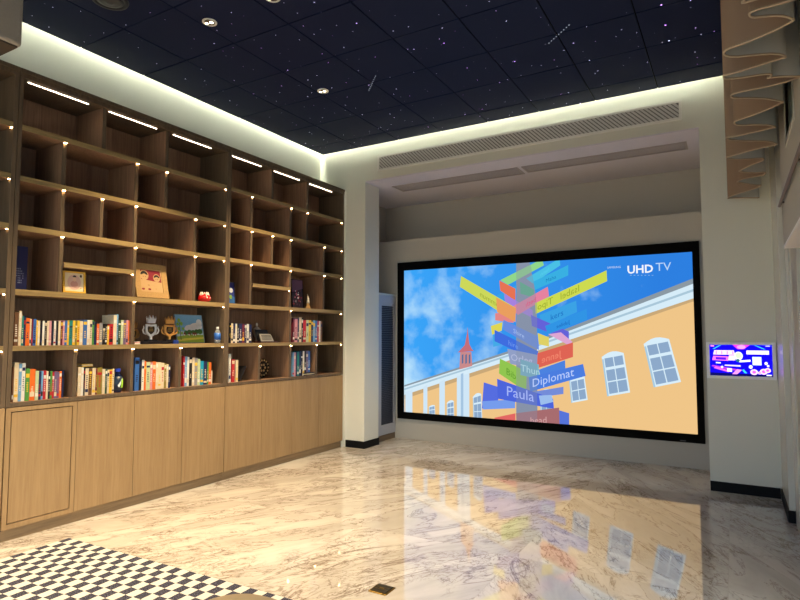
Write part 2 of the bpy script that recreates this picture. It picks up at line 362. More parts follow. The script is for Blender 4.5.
# pale box hanging at the upper left
hb = thing('hanging_speaker', 'pale grey box hanging from the ceiling at the top left corner', 'box', (-3.98, 1.63, 3.3))
box(-4.17, 1.45, 3.31, -3.795, 1.815, 3.75).build('body', mat('warm grey shell', 'a59c8e', .5), hb, bevel=.02)
box(-4.15, 1.47, 3.3, -3.815, 1.795, 3.312).build('underside_panel', mat('dark brown mesh', '4f443a', .7), hb)  # underside coloured a darker brown than the shell
box(-3.99, 1.60, 3.75, -3.95, 1.64, 4.1).build('pole', mat('warm grey shell', 'a59c8e', .5), hb)
# ------------------------------------------------------------------ bookcases
XF, XBk = -4.62, -5.06
LV = [(3.064, 3.105), (2.672, 2.712), (2.295, 2.337), (1.807, 1.850), (1.388, 1.425), (.976, 1.006)]
ROWS = [(3.105, 3.47), (2.712, 3.064), (2.337, 2.672), (1.850, 2.295), (1.425, 1.807), (1.006, 1.388)]
def Yp(x, y, X=XF): return atx(X, x, y).y
def bookcase(y0, y1, ups, mids, doors, bars, label, ends=(0, 0), framed=None):
    r = thing('bookcase', label, 'bookcase', (XF, y0, 0), 'units of wall bookcase')
    g = .002; y0 += g; y1 -= g
    MB().box(XBk, y0, .08, XBk+.018, y1, 3.53).build('back_panel', W_DARK, r)
    MB().box(XBk, y0, .08, XF-.024, y0+.03, .976).box(XBk, y0, .976, XF, y0+.03, 3.53).build('side_panel', W_FRAME, r)
    MB().box(XBk, y1-.03, .08, XF-.024, y1, .976).box(XBk, y1-.03, .976, XF, y1, 3.53).build('side_panel', W_FRAME, r)
    MB().box(XBk, y0, 3.47, XF+.004, y1, 3.505).box(XF-.03, y0, 3.505, XF+.012, y1, 3.535).build('top_rail', W_FRAME, r)
    MB().box(XBk, y0, .0, XF-.03, y1, .08).build('plinth', W_PLINTH, r)
    yi0, yi1 = y0+.03, y1-.03
    for i, (a, b) in enumerate(LV):
        mb = MB().box(XBk+.018, yi0, a, XF-.004, yi1, b); mb.box(XF-.004, yi0, a, XF+.001, yi1, b, 1)
        mb.build('shelf', [W_DARK, W_SHELF if i < 5 else W_FRAME], r)
    for (row, x, y) in ups:
        Y = Yp(x, y); z0, z1 = ROWS[row]
        MB().box(XBk+.018, Y-.015, z0, XF-.026, Y+.015, z1).box(XF-.026, Y-.015, z0, XF-.020, Y+.015, z1, 1).build('divider', [W_DARK, W_FRAME], r)
        if row > 0: box(XF-.016, Y-.009, z1-.0045, XF-.006, Y+.009, z1-.0005).build('shelf_light', LED, r)
    for row in range(1, 6):
        z1 = ROWS[row][1]
        box(XF-.020, yi1-.010, z1-.0045, XF-.008, yi1-.002, z1-.0005).build('shelf_light', LED, r)
    for (a, b, z0, z1) in mids:
        MB().box(XBk+.018, a, z0, XF-.004, b, z1).box(XF-.004, a, z0, XF+.001, b, z1, 1).build('shelf', [W_DARK, W_SHELF], r)
        box(XF-.020, b-.010, z0-.0045, XF-.008, b-.002, z0-.0005).build('shelf_light', LED, r)
    for (a, b) in bars: box(XF-.062, a, 3.4665, XF-.054, b, 3.4695).build('light_bar', LEDW, r)
    for k, (a, b) in enumerate(doors):
        if framed == k:
            MB().box(XF-.02, a+.002, .09, XF, b-.002, .125).box(XF-.02, a+.002, .94, XF, b-.002, .97).box(XF-.02, a+.002, .125, XF, a+.035, .94).box(XF-.02, b-.035, .125, XF, b-.002, .94).build('door_frame', W_DOOR, r)
            box(XF-.02, a+.042, .132, XF, b-.042, .933).build('door', W_DOOR, r)
            box(XF-.03, a+.03, .12, XF-.021, b-.03, .945).build('gap_lining', BLACK, r)
        else:
            box(XF-.02, a+.002, .09, XF, b-.002, .97).build('door', W_DOOR, r, bevel=.0015, bseg=1)
    return r
U1, U2, U3 = 2.20, 4.30, 6.40
bookcase(1.0, U1, [], [], [(1.0, 1.6), (1.6, U1)], [(1.15, 1.5), (1.7, 2.05)], 'oak and walnut bookcase unit cut by the left edge of picture')
ups1 = [(0, 106, 127), (0, 168.8, 150), (1, 65.6, 162), (1, 138, 182), (1, 167.5, 190), (2, 64, 215), (2, 103, 215), (2, 136.7, 227), (2, 196.3, 235),
        (3, 62.2, 265), (3, 135.7, 275), (3, 195.5, 290), (4, 134.5, 325), (5, 76.2, 370), (5, 133.2, 370), (5, 181.2, 370)]
ya, yb_ = Yp(62.2, 265)+.015, Yp(135.7, 275)-.015
bookcase(U1, U2, ups1, [(ya, yb_, 2.052, 2.09)], [(2.205, 2.734), (2.734, 3.252), (3.252, 3.769), (3.769, 4.298)],
         [(2.289, 2.77), (2.955, 3.436), (3.622, 4.095)], 'walnut and oak bookcase unit holding trophies and landscape painting', framed=0)
ups2 = [(0, 274.1, 185), (0, 308.9, 200), (1, 253, 212), (1, 292, 222), (1, 308.3, 227), (2, 252.6, 247), (2, 273.3, 255), (2, 291.8, 255), (2, 325, 262),
        (3, 252, 277), (3, 291.4, 285), (3, 325, 285), (4, 291.6, 327), (5, 260.6, 360), (5, 291.5, 360), (5, 317.6, 360)]
ya2, yb2 = Yp(252, 277)+.015, Yp(291.4, 285)-.015
bookcase(U2, U3, ups2, [(ya2, yb2, 2.05, 2.09)], [(4.302, 4.847), (4.847, 5.357), (5.357, 5.88), (5.88, 6.398)],
         [(4.344, 4.835), (5.019, 5.512), (5.711, 6.183)], 'walnut and oak bookcase unit at far end beside the pale pillar')
struct('trim_3', box(XBk, 6.40, 0, XF-.002, YB, 3.53), PAINT)
# ------------------------------------------------------------------ books
def colname(h):
    return {}
COL = dict(cream='d8c9ac', white='dedcd4', brown='6b4a30', red='b3202a', orange='dd6a22', maroon='6b1f30', blue='3566b0', lightblue='6fa3cf', navy='1b2450', teal='1f7d7a',
           green='4f8f3f', darkgreen='2c4a34', yellow='e0b830', black='1a181a', grey='8d8b8d', pink='cf8f9b', purple='6a5a80', olive='8a7a30', cyan='1593b8', palegreen='b9c79b')
ORD = ['leftmost', 'second', 'third', 'fourth', 'fifth', 'sixth', 'seventh', 'eighth', 'ninth', 'tenth', 'eleventh', 'twelfth', 'thirteenth', 'fourteenth', 'fifteenth', 'sixteenth', 'seventeenth',
       'eighteenth', 'nineteenth', 'twentieth'] + ['twenty '+w for w in ('first', 'second', 'third', 'fourth', 'fifth', 'sixth', 'seventh', 'eighth', 'ninth')] + ['thirtieth'] + \
      ['thirty '+w for w in ('first', 'second', 'third', 'fourth', 'fifth', 'sixth', 'seventh', 'eighth', 'ninth')] + ['fortieth', 'forty first', 'forty second', 'forty third', 'forty fourth', 'forty fifth', 'forty sixth', 'forty seventh', 'forty eighth', 'forty ninth', 'fiftieth']
XS = -4.665
PAGES = mat('paper pages', 'cdbf9f', .8)
def book(row, x0, x1, ytop, col, yb, label, group, X=XS, depth=None):
    zb = ROWS[row][0]+.001+(.0375 if row == 5 and x0 > 304 else 0)
    a = atx(X, x0, (ytop+yb)/2); b = atx(X, x1, (ytop+yb)/2); zt = atx(X, (x0+x1)/2, ytop).z
    ya, yb2_ = a.y+.0006, b.y-.0006
    if yb2_-ya < .006: yb2_ = ya+.006
    d = .135 if row == 4 and 100 < x0 < 120 else random.uniform(.14, .19); c = mat('cover '+col, COL[col], .45, vary=.12, bscale=30)
    acc = random.choice(['white', 'black', 'cream', 'red', 'yellow', 'navy', 'white', 'cream']);
    if acc == col: acc = 'white' if col != 'white' else 'navy'
    ca = mat('cover '+acc, COL[acc], .45, vary=.12, bscale=30)
    mb = MB(); t = .0015; h = zt-zb
    mb.box(X-d, ya, zb, X, ya+t, zt); mb.box(X-d, yb2_-t, zb, X, yb2_, zt); mb.box(X-.002, ya, zb, X+.0015, yb2_, zt)
    mb.box(X-d+.003, ya+t, zb+.003, X-.002, yb2_-t, zt-.003, 1)
    z = zb+h*random.choice([.08, .72, .8, .12]); e = .0018; w = yb2_-ya
    mb.box(X+.0015, ya+w*.08, z, X+e, yb2_-w*.08, z+h*random.uniform(.06, .16), 2)
    # short title strokes on the spine
    z = zb+h*.28; n = random.randint(3, 7)
    if w > .012:
        for i in range(n): mb.box(X+.0015, ya+w*random.uniform(.25, .4), z+i*.016, X+e, yb2_-w*random.uniform(.25, .4), z+i*.016+.008, 2)
    o = mb.build('book', [c, PAGES, ca], origin=((X-d/2), (ya+yb2_)/2, zb))
    return tag(o, label, 'book', group)
def bookrow(row, yb, items, place, group):
    prev = None
    for i, (x0, x1, yt, col) in enumerate(items):
        w = x1-x0; h = yb-yt; nice = {'lightblue': 'light blue', 'darkgreen': 'dark green', 'palegreen': 'pale green'}
        size = ('thick ' if w > 3.3 else 'thin ' if w < 2.1 else '')
        c = nice.get(col, col)
        nb = f' right of a {nice.get(prev, prev)} one' if prev else ' at the very left'
        if i == 0: lab = f'{size}{c} book, leftmost in {place}'
        else: lab = f'{size}{c} book{nb}, {ORD[i]} from left in {place}'
        if len(lab.split()) > 16: lab = f'{c} book, {ORD[i]} from left in {place}'
        f = yb(( x0+x1)/2) if callable(yb) else yb
        book(row, x0, x1, yt, col, f, lab, group); prev = col
R = bookrow
e1 = [(14, 18.3, 312, 'brown'), (18.5, 21.5, 311, 'cream'), (21.5, 23.5, 316, 'teal'), (23.5, 25.5, 316, 'navy'), (25.5, 29.5, 318, 'orange'), (29.5, 31.2, 319, 'cream'), (31.2, 33, 319, 'maroon'), (33, 36, 319, 'blue'), (36, 37.6, 320, 'yellow')]
x = 37.6
for i, c in enumerate(['cream', 'black', 'white', 'black', 'cream', 'pink', 'black', 'white', 'black', 'cream', 'maroon']): e1.append((x, x+2.3, 320.8+.02*i, c)); x += 2.28
e1 += [(62.7, 64.5, 320.5, 'pink'), (64.5, 67, 320.5, 'blue'), (67, 69, 320.5, 'yellow'), (69, 72.5, 320.5, 'teal'), (72.5, 75, 320.5, 'yellow'), (75, 77, 320.5, 'olive'), (77, 79.5, 320.5, 'yellow'), (79.5, 82.8, 321, 'cream'),
       (83, 87, 319.7, 'blue'), (87, 89.5, 320, 'white'), (89.5, 92, 320, 'cream'), (92, 94, 320, 'green'), (94, 96.5, 322, 'navy'), (96.5, 99, 324, 'orange'), (99, 102.4, 323, 'grey'), (102.6, 105, 325, 'black'), (105, 107, 324, 'black'),
       (107, 109, 325.5, 'yellow'), (109, 113, 324, 'red'), (113.2, 116.6, 315, 'cream'), (116.6, 118, 314.5, 'lightblue'), (118, 120.7, 320, 'darkgreen'), (120.7, 123.3, 320, 'palegreen'), (123.3, 126, 320, 'purple'), (126, 128, 320, 'pink'), (128, 129.2, 320.5, 'orange')]
R(4, 345, e1, 'the long row', 'books in the long row')
f1 = [(12, 13.6, 367, 'brown'), (13.8, 18.4, 362.6, 'cream'), (18.5, 21.5, 364, 'lightblue'), (21.5, 25, 363.3, 'white'), (25.2, 29.5, 368.6, 'green'), (29.5, 35, 369.2, 'orange'), (35, 38.5, 371, 'palegreen'), (38.5, 41, 372, 'navy'), (41, 43, 371, 'lightblue'),
      (43, 46, 370.6, 'red'), (46, 48, 371, 'cream'), (48, 50, 371.5, 'black'), (50, 52, 371, 'green'), (52, 54, 372, 'red'), (54, 56.8, 371.5, 'purple'), (56.8, 59, 372, 'purple'), (59, 61.4, 371.2, 'orange'), (61.5, 63.6, 370.5, 'navy')]
R(5, 399, f1, 'lower left cubby', 'books in the lower left cubby')
f2 = [(77.6, 81, 367.2, 'cream'), (81, 83.4, 367.4, 'white'), (83.4, 85, 368, 'black'), (85, 88.5, 368.4, 'cream'), (88.5, 92, 368.6, 'brown'), (92, 95.4, 368.1, 'cream'), (95.4, 97, 368.5, 'maroon'), (97, 102, 367.6, 'olive'), (102, 105, 369, 'cream'),
      (105, 107, 369, 'darkgreen'), (107, 109, 369.8, 'cream'), (109, 112, 369.6, 'yellow'), (112, 114, 369, 'cream')]
R(5, 393.5, f2, 'dark bottle cubby', 'books beside the dark bottle')
f3 = [(134.6, 139, 357.5, 'blue'), (139.2, 141.4, 359.5, 'black'), (141.6, 144, 360, 'white'), (144, 146, 361, 'orange'), (146, 150, 362, 'palegreen'), (150, 152.4, 362.5, 'pink'), (152.4, 155.6, 361.5, 'orange'), (155.6, 158, 362.3, 'cream'), (158, 161, 362.4, 'cream'),
      (161, 164, 363, 'cream'), (164, 166.2, 363.5, 'olive'), (166.2, 168.2, 364.3, 'cream'), (168.2, 170, 365, 'navy')]
R(5, 390, f3, 'cubby under trophies', 'books in cubby under trophies')
f4 = [(183, 184.6, 356.2, 'red'), (184.6, 187, 356.5, 'lightblue'), (187, 189, 357, 'white'), (189, 192, 357.3, 'black'), (192, 194.4, 357.6, 'cream'), (194.4, 197.4, 358, 'grey'), (197.4, 200, 359, 'palegreen'), (200, 203.4, 361, 'cyan'), (203.4, 207, 361.3, 'navy'),
      (207, 208.6, 362, 'green'), (208.6, 211, 362.3, 'orange'), (211, 212.2, 371, 'cream')]
R(5, 386, f4, 'cubby under painting', 'books in cubby under the painting')
e5 = [(229.4, 231, 323, 'black'), (231, 233, 323.3, 'cream'), (233, 235.2, 323.3, 'navy'), (235.2, 237, 323.5, 'white'), (237, 239, 323.6, 'black'), (239, 242, 323.7, 'navy'), (242, 244.4, 323.9, 'maroon'), (244.4, 246.6, 324, 'navy'), (246.6, 248.8, 324.2, 'white'), (248.8, 251.4, 324.4, 'navy')]
R(4, 342, e5, 'row by glass trophy', 'books beside the glass trophy')
e6 = [(292.8, 294.5, 318, 'maroon'), (294.5, 297.4, 318.5, 'pink'), (297.4, 299, 318, 'navy'), (299, 301.4, 317.2, 'cream'), (301.4, 303, 318, 'black'), (303, 306, 320, 'red'), (306, 308.6, 320, 'palegreen'), (308.6, 311, 320.3, 'yellow'), (311, 313, 320.4, 'navy'), (313, 315, 320.4, 'lightblue'), (315, 317.2, 320.6, 'blue'),
      (317.2, 318.8, 320.8, 'red'), (318.8, 320.4, 321, 'white'), (320.4, 322.2, 321, 'brown')]
R(4, 341, e6, 'row under statue', 'books under the small statue')
f6 = [(292.4, 294, 352.3, 'lightblue'), (294, 295.6, 352.3, 'pink'), (295.6, 297, 352, 'navy'), (297, 299, 351.6, 'teal'), (299, 301, 351.2, 'navy'), (301, 302.6, 351, 'black'), (302.6, 304.2, 351, 'white'), (304.2, 306, 350.8, 'black'), (306, 308, 350.8, 'purple'), (308, 310, 350.9, 'blue')]
R(5, 374.5, f6, 'lowest right cubby', 'books in the lowest right cubby')
f5 = [(228.6, 230.8, 354, 'white'), (231.6, 234.6, 359.4, 'red'), (235.6, 238, 360, 'cream')]
R(5, 381.5, f5, 'leaning book cubby', 'books beside the leaning black book')
# leaning and lying ones
def slab(name, pts, vec, mats, label, cat, group=None):
    mb = MB().prism(pts, vec, 0, 1); c = sum((Vector(p) for p in pts), Vector())/len(pts); zmin = min(min(Vector(p).z, Vector(p).z+vec[2]) for p in pts)
    return tag(mb.build(name, mats, origin=(c.x, c.y, zmin)), label, cat, group)
zF = ROWS[5][0]+.001; zE = ROWS[4][0]+.001; zD = ROWS[3][0]+.001
y = Yp(238.8, 380, XS); slab('book', [(XS, y, zF), (XS, y+.014, zF), (XS, y+.11, zF+.155), (XS, y+.098, zF+.165)], (-.16, 0, 0), [mat('cover black', COL['black']), mat('cover black', COL['black'])], 'black book leaning sideways in cubby under the glass trophy', 'book')
ya = Yp(304.6, 374, XF-.02); yb3 = Yp(314.6, 374, XF-.02)
o = MB().box(-4.80, ya, zF, -4.638, yb3, zF+.012).box(-4.795, ya+.003, zF+.012, -4.640, yb3-.003, zF+.026, 1).box(-4.80, ya, zF+.026, -4.638, yb3, zF+.036)
tag(o.build('book', [mat('cover black', COL['black']), PAGES], origin=(-4.72, (ya+yb3)/2, zF)), 'black book lying flat in front of upright books in lowest right cubby', 'book')
o = MB(); a = Yp(81, 366, XS-.02); b = Yp(92.5, 366, XS-.02); zt = max(atx(XS, 88.5, 368.4).z, atx(XS, 79, 367.2).z)+.0015
o.box(-4.80, a, zt, -4.675, b, zt+.004).box(-4.798, a+.003, zt+.004, -4.677, b-.003, zt+.017, 1).box(-4.80, a, zt+.017, -4.675, b, zt+.021)
tag(o.build('book', [mat('cover yellow', COL['yellow']), PAGES], origin=(-4.74, (a+b)/2, zt)), 'yellow book lying flat on top of the cream books beside dark bottle', 'book')
# big cream book standing face-out behind the row
a = atx(-4.815, 103, 330).y; b = atx(-4.815, 116.5, 330).y; zt = atx(-4.815, 110, 315.3).z
o = MB().box(-4.835, a, zE, -4.815, b, zt); o.box(-4.815, a+.06, zt-.055, -4.8145, b-.07, zt-.035, 1)
tag(o.build('book', [mat('cover cream', COL['cream']), mat('cover brown', COL['brown'])], origin=(-4.825, (a+b)/2, zE)), 'tall cream book standing face out behind the red book in the long row', 'book')
# ------------------------------------------------------------------ shelf ornaments
def onx(X, pts): return [atx(X, *p) for p in pts]
# blue folder
a = onx(-4.80, [(15, 288.5), (26.6, 288.5), (27.3, 247), (16, 246)])
y0_, y1_ = a[0].y, a[1].y; zt = a[2].z
fo = thing('box_file', 'dark navy blue box file standing upright in the left cubby', 'file', (-4.82, (y0_+y1_)/2, zD))
box(-4.86, y0_, zD, -4.80, y1_, zt).build('case', mat('navy folder', '1d2358', .4), fo, bevel=.003)
mb = MB()
for i in range(7):
    for j in range(6):
        if random.random() < .75: mb.box(-4.80, y1_-.09+j*.011, zD+.06+i*.018, -4.7994, y1_-.09+j*.011+.007, zD+.06+i*.018+.010)
mb.build('printed_text', mat('pale print', '7d86a8', .5), fo)
# upright framed picture helper: leaning slab with frame and picture
def leaner(name, cat, label, X, y0, y1, zb, h, lean, fw_, fmat, pic, thick=.018, stand=True):
    """frame leaning back (towards -X) by `lean`; pic(mb, P) draws on the front; P(u,v) -> world"""
    r = thing(name, label, cat, (X, (y0+y1)/2, zb))
    n = Vector((math.cos(lean), 0, math.sin(lean))); upv = Vector((-math.sin(lean), 0, math.cos(lean)))
    b0 = Vector((X-thick, y0, zb+.001+thick*0))
    W = y1-y0
    def P(u, v, d=0): return b0+Vector((0, W*u, 0))+upv*(h*v)+n*(thick+d)
    def slabq(mb, u0, v0, u1, v1, d0, d1, m=0):
        mb.prism([P(u0, v0, d1), P(u1, v0, d1), P(u1, v1, d1), P(u0, v1, d1)], n*(d0-d1), m)
    fu, fv = fw_/W, fw_/h
    mb = MB()
    slabq(mb, 0, 0, 1, fv, -thick, 0); slabq(mb, 0, 1-fv, 1, 1, -thick, 0); slabq(mb, 0, fv, fu, 1-fv, -thick, 0); slabq(mb, 1-fu, fv, 1, 1-fv, -thick, 0)
    mb.build('frame', fmat, r)
    mb = MB(); slabq(mb, fu, fv, 1-fu, 1-fv, -thick+.002, -.006)
    mats = pic(mb, lambda u, v: P(fu+(1-2*fu)*u, fv+(1-2*fv)*v, -.006), n)
    mb.build('picture', mats, r)
    if stand:
        s = MB(); t_ = P(.5, .6, -thick); s.prism([t_+Vector((0, -.02, 0)), t_+Vector((0, .02, 0)), Vector((t_.x-.06, t_.y+.02, zb)), Vector((t_.x-.06, t_.y-.02, zb))], (-.003, 0, 0)); s.build('easel_back', DARKM, r)
    return r
def poly(mb, P, n, pts, m, lay=1):
    mb.quad([P(u, v)+n*.0004*lay for u, v in pts], m)
def ell(cx, cy, rx, ry, a0=0, a1=360, k=16): return [(cx+rx*math.cos(math.radians(a0+(a1-a0)*i/k)), cy+ry*math.sin(math.radians(a0+(a1-a0)*i/k))) for i in range(k if a1-a0 == 360 else k+1)]
# small gilt photo frame: round portrait
def pic_baby(mb, P, n):
    poly(mb, P, n, ell(.5, .5, .36, .42), 1, 1); poly(mb, P, n, ell(.52, .68, .1, .14), 2, 2); poly(mb, P, n, ell(.52, .78, .1, .1, 0, 180), 3, 3)
    poly(mb, P, n, ell(.5, .4, .2, .18), 4, 2); poly(mb, P, n, ell(.86, .86, .06, .08), 3, 1); poly(mb, P, n, ell(.85, .2, .05, .03), 5, 1)
    return [mat('pic cream', 'e3d3b4'), mat('pic pink', 'd6b3a3'), mat('pic skin', 'e0bd9c'), mat('pic hair', '3a2a26'), mat('pic blush', 'c79488'), mat('pic gold', 'c99a4a')]
a = Yp(63.6, 285, -4.68); b = Yp(86, 285, -4.68); h = atx(-4.68, 75, 271.5).z-zD
leaner('photo_frame', 'frame', 'small yellow framed portrait photo standing at left under a middle shelf', -4.68, a, b, zD, h, .08, .014, mat('gilt frame', 'd7ad3f', .35), pic_baby)
# large carved frame with two drawn figures
def pic_cartoon(mb, P, n):
    poly(mb, P, n, [(.05, .55), (.97, .45), (.93, .97), (.04, .97)], 1, 1)
    for cx, cy, s in ((.2, .62, 1.0), (.76, .55, .8)):
        poly(mb, P, n, ell(cx, cy+.12*s, .2*s, .22*s), 0, 2)
        poly(mb, P, n, ell(cx, cy+.1*s, .17*s, .2*s, 10, 170), 2, 3); poly(mb, P, n, ell(cx, cy+.05*s, .125*s, .13*s), 0, 4)
        poly(mb, P, n, ell(cx-.05*s, cy+.05*s, .014, .02), 2, 5); poly(mb, P, n, ell(cx+.05*s, cy+.05*s, .014, .02), 2, 5)
        poly(mb, P, n, [(cx-.2*s, cy-.12*s), (cx+.22*s, cy-.12*s), (cx+.3*s, 0.02), (cx-.18*s, .02)], 0, 3)
    for cx, cy in ((.1, .12), (.38, .12)): poly(mb, P, n, ell(cx, cy, .07, .045), 1, 5)
    poly(mb, P, n, ell(.36, .3, .05, .02), 3, 5); poly(mb, P, n, ell(.68, .15, .02, .02), 3, 5)
    return [mat('pic parchment', 'b39369'), mat('pic crimson', '7d1c2c'), mat('pic ink', '1e1618'), mat('pic tan', '8d6a44')]
a = Yp(137.3, 290, -4.66); b = Yp(169.6, 292, -4.66); h = atx(-4.72, 150, 265).z-zD
leaner('picture_frame', 'frame', 'carved golden frame with drawing of two dark-haired heads on crimson', -4.66, a, b, zD, h+.012, .22, .055, mat('carved gilt', 'a58556', .45, bump=.8, bscale=90, vary=.25), pic_cartoon, thick=.025)
# landscape painting
def pic_land(mb, P, n):
    poly(mb, P, n, [(0, .42), (1, .42), (1, 1), (0, 1)], 1, 1)
    for cx, cy, rx, ry in ((.75, .58, .3, .14), (.88, .72, .18, .14), (.55, .55, .22, .1), (.42, .5, .12, .07)): poly(mb, P, n, ell(cx, cy, min(rx, .99-cx), ry), 2, 2)
    poly(mb, P, n, [(0, 0), (1, 0), (1, .28), (.5, .3), (0, .22)], 3, 3); poly(mb, P, n, [(0, .05), (1, .14), (1, .2), (.3, .16), (0, .1)], 4, 4)
    for cx, cy, r in ((.35, .38, .08), (.48, .4, .09), (.62, .4, .08), (.75, .42, .09), (.88, .42, .1)): poly(mb, P, n, ell(cx, cy-.02, r, r), 5, 4)
    for cx in (.25, .42, .58, .66): poly(mb, P, n, [(cx, .26), (cx+.08, .26), (cx+.08, .33), (cx+.04, .39), (cx, .33)], 6, 5); poly(mb, P, n, [(cx+.01, .26), (cx+.05, .26), (cx+.05, .3), (cx+.01, .3)], 2, 6)
    poly(mb, P, n, [(.12, .1), (.15, .1), (.14, .8), (.13, .8)], 7, 5)
    for cx, cy, r in ((.13, .8, .07), (.07, .66, .06), (.2, .68, .07), (.1, .5, .07), (.25, .5, .06), (.06, .36, .06), (.19, .34, .05)): poly(mb, P, n, ell(cx, cy, r*.8, r), 8, 6)
    return [mat('pic sky pale', '9fbfd8'), mat('pic sky', '6fa5cf'), mat('pic cloud', 'd5dade'), mat('pic meadow', '7d9a35'), mat('pic meadow light', 'b9b54a'), mat('pic bush', '3c6b33'), mat('pic roof', '6b2d22'), mat('pic trunk', '4a4a2c'), mat('pic leaf', '7fae45')]
a = Yp(178, 335, -4.80); b = Yp(205, 338, -4.80); h = atx(-4.86, 190, 316.5).z-zE
leaner('painting', 'painting', 'unframed landscape painting of cottages, trees and clouds, leaning back on shelf', -4.80, a, b, zE, h+.02, .2, .004, mat('canvas edge', '7f94a3', .6), pic_land, thick=.016)
# small blue picture beside the wide upright
def pic_blue(mb, P, n):
    poly(mb, P, n, [(0, 0), (1, 0), (1, .3), (0, .45)], 1, 1); poly(mb, P, n, ell(.5, .62, .3, .12), 2, 2); poly(mb, P, n, ell(.4, .3, .2, .1), 3, 3)
    return [mat('pic indigo', '26348c'), mat('pic lake', '2e62a8'), mat('pic cloud', 'd5dade'), mat('pic leaf', '7fae45')]
a = Yp(228.5, 292, -4.74); b = Yp(236, 292, -4.74); h = atx(-4.74, 233, 281.8).z-zD
leaner('photo_frame', 'frame', 'small dark framed blue picture, right of the thick bookcase upright', -4.74, a, b, zD, h, .1, .008, DARKM, pic_blue)
# poster-like album
def pic_album(mb, P, n):
    poly(mb, P, n, [(0, .55), (1, .7), (1, 1), (0, 1)], 1, 1)
    for i in range(26): poly(mb, P, n, ell(random.uniform(.12, .88), random.uniform(.1, .65), random.uniform(.02, .09), random.uniform(.02, .05), k=8), random.choice([1, 2, 3, 4]), 2+i*.05)
    return [mat('pic night', '1c1020'), mat('pic plum', '5a3a58'), mat('pic rose', 'b0607a'), mat('pic cloud', 'd5dade'), mat('pic crimson', '7d1c2c')]
a = Yp(292.6, 300, -4.74); b = Yp(304, 300, -4.74); h = atx(-4.74, 298, 279.5).z-zD
leaner('picture_frame', 'frame', 'tall dark picture with pink and white crowd, behind the small statue', -4.74, a, b, zD, h, .06, .004, BLACK, pic_album)
# red ornament
c = atx(-4.75, 204.3, 299); r = thing('ornament', 'small round red figurine with white spiky top on middle shelf', 'figurine', (c.x, c.y, zD))
s_ = .5*abs(atx(-4.75, 209.5, 299).y-atx(-4.75, 199, 299).y)
MB().lathe((c.x, c.y, zD), [(s_*.5, 0), (s_*.9, s_*.25), (s_, s_*.6), (s_*.8, s_*1.05), (s_*.3, s_*1.25), (.002, s_*1.3)], 16).build('body', mat('red glaze', 'c01f22', .25), r, smooth=True)
mb = MB()
for k in range(5):
    an = k*1.2566; mb.lathe((c.x+.5*s_*math.cos(an), c.y+.6*s_*math.sin(an), zD+s_*1.0), [(s_*.22, 0), (s_*.2, s_*.25), (.001, s_*.65)], 8)
mb.build('white_spikes', mat('white glaze', 'e8e0d6', .3), r)
mb = MB(); mb.lathe((c.x+s_*.93, c.y-s_*.25, zD+s_*.65), [(s_*.12, 0), (.001, s_*.1)], 8, axis='X'); mb.lathe((c.x+s_*.93, c.y+s_*.3, zD+s_*.65), [(s_*.12, 0), (.001, s_*.1)], 8, axis='X')
mb.build('eye', mat('white glaze', 'e8e0d6', .3), r)
# trophies
def trophy(px0, px1, ytop, ybot, metal, label, X=-4.76, zb=zE, cut=0):
    a = atx(X, px0, ybot); b = atx(X, px1, ybot); h = atx(X, (px0+px1)/2, ytop).z-zb; cy = (a.y+b.y)/2; w = (b.y-a.y)/2
    r = thing('trophy', label, 'trophy', (X, cy, zb), 'crowned shield trophies')
    MB().box(X-.03, cy-w*.6, zb, X+.03, cy+w*.6, zb+.012).build('base', mat('trophy base', '17161a', .3), r, bevel=.002)
    def sh(k, z0, zz): return [(X+.008, cy+w*u*k, zb+.012+h*v) for u, v in ((0, z0), (.38*k, z0+.1), (.62, .28), (.68, .45), (.62, .62), (0, .60), (-.62, .62), (-.68, .45), (-.62, .28), (-.38*k, z0+.1))]
    outer = sh(1.0, .08, 0); n = len(outer); cz = zb+.012+h*.4
    inner = [(p[0], cy+(p[1]-cy)*.66, cz+(p[2]-cz)*.62) for p in outer]
    mb = MB()
    for i in range(n):
        j = (i+1) % n; mb.prism([outer[i], outer[j], inner[j], inner[i]], (-.018, 0, 0))
    mb.box(X-.012, cy-.01, zb+.012, X+.01, cy+.01, zb+.012+h*.14)
    shd = mb.build('shield', metal, r, bevel=.002)
    MB().prism([(p[0]-.007, p[1], p[2]) for p in inner], (-.004, 0, 0)).build('plaque', mat('trophy plaque', '3a2c1c', .35, metal=.3), shd)
    e = MB(); 
    for k, q in enumerate((.34, .4, .46)): e.box(X+.001, cy-w*(.28-.05*k), zb+.012+h*q, X+.003, cy+w*(.28-.05*k), zb+.012+h*(q+.025))
    e.build('engraving', BRASS, shd)
    for s in (-1, 1):   # side scrolls
        mb = MB(); mb.tube([(X, cy+s*w*.55, zb+.012+h*.2), (X, cy+s*w*.85, zb+.012+h*.26), (X, cy+s*w*.98, zb+.012+h*.38), (X, cy+s*w*.85, zb+.012+h*.46), (X, cy+s*w*.9, zb+.012+h*.55)], [.006, .008, .007, .006, .003], 8)
        mb.build('scroll', metal, r, smooth=True)
    mb = MB(); z0 = zb+.012+h*.66                         # crown
    pts = [(-.42, 0), (-.55, .22), (-.3, .14), (-.2, .28), (0, .16), (.2, .28), (.3, .14), (.55, .22), (.42, 0)]
    mb.prism([(X+.012, cy+w*u, z0+h*v) for u, v in pts[::-1]], (-.024, 0, 0))
    for u in (-.55, -.2, .2, .55): mb.lathe((X, cy+w*u, z0+h*(.25 if abs(u) > .3 else .3)), [(.001, -.006), (.006, 0), (.001, .006)], 8)
    mb.build('crown', metal, r)
SILV = mat('silver', 'dcdce0', .3, metal=.35); GOLD = mat('antique gold', 'c99550', .35, metal=.4)
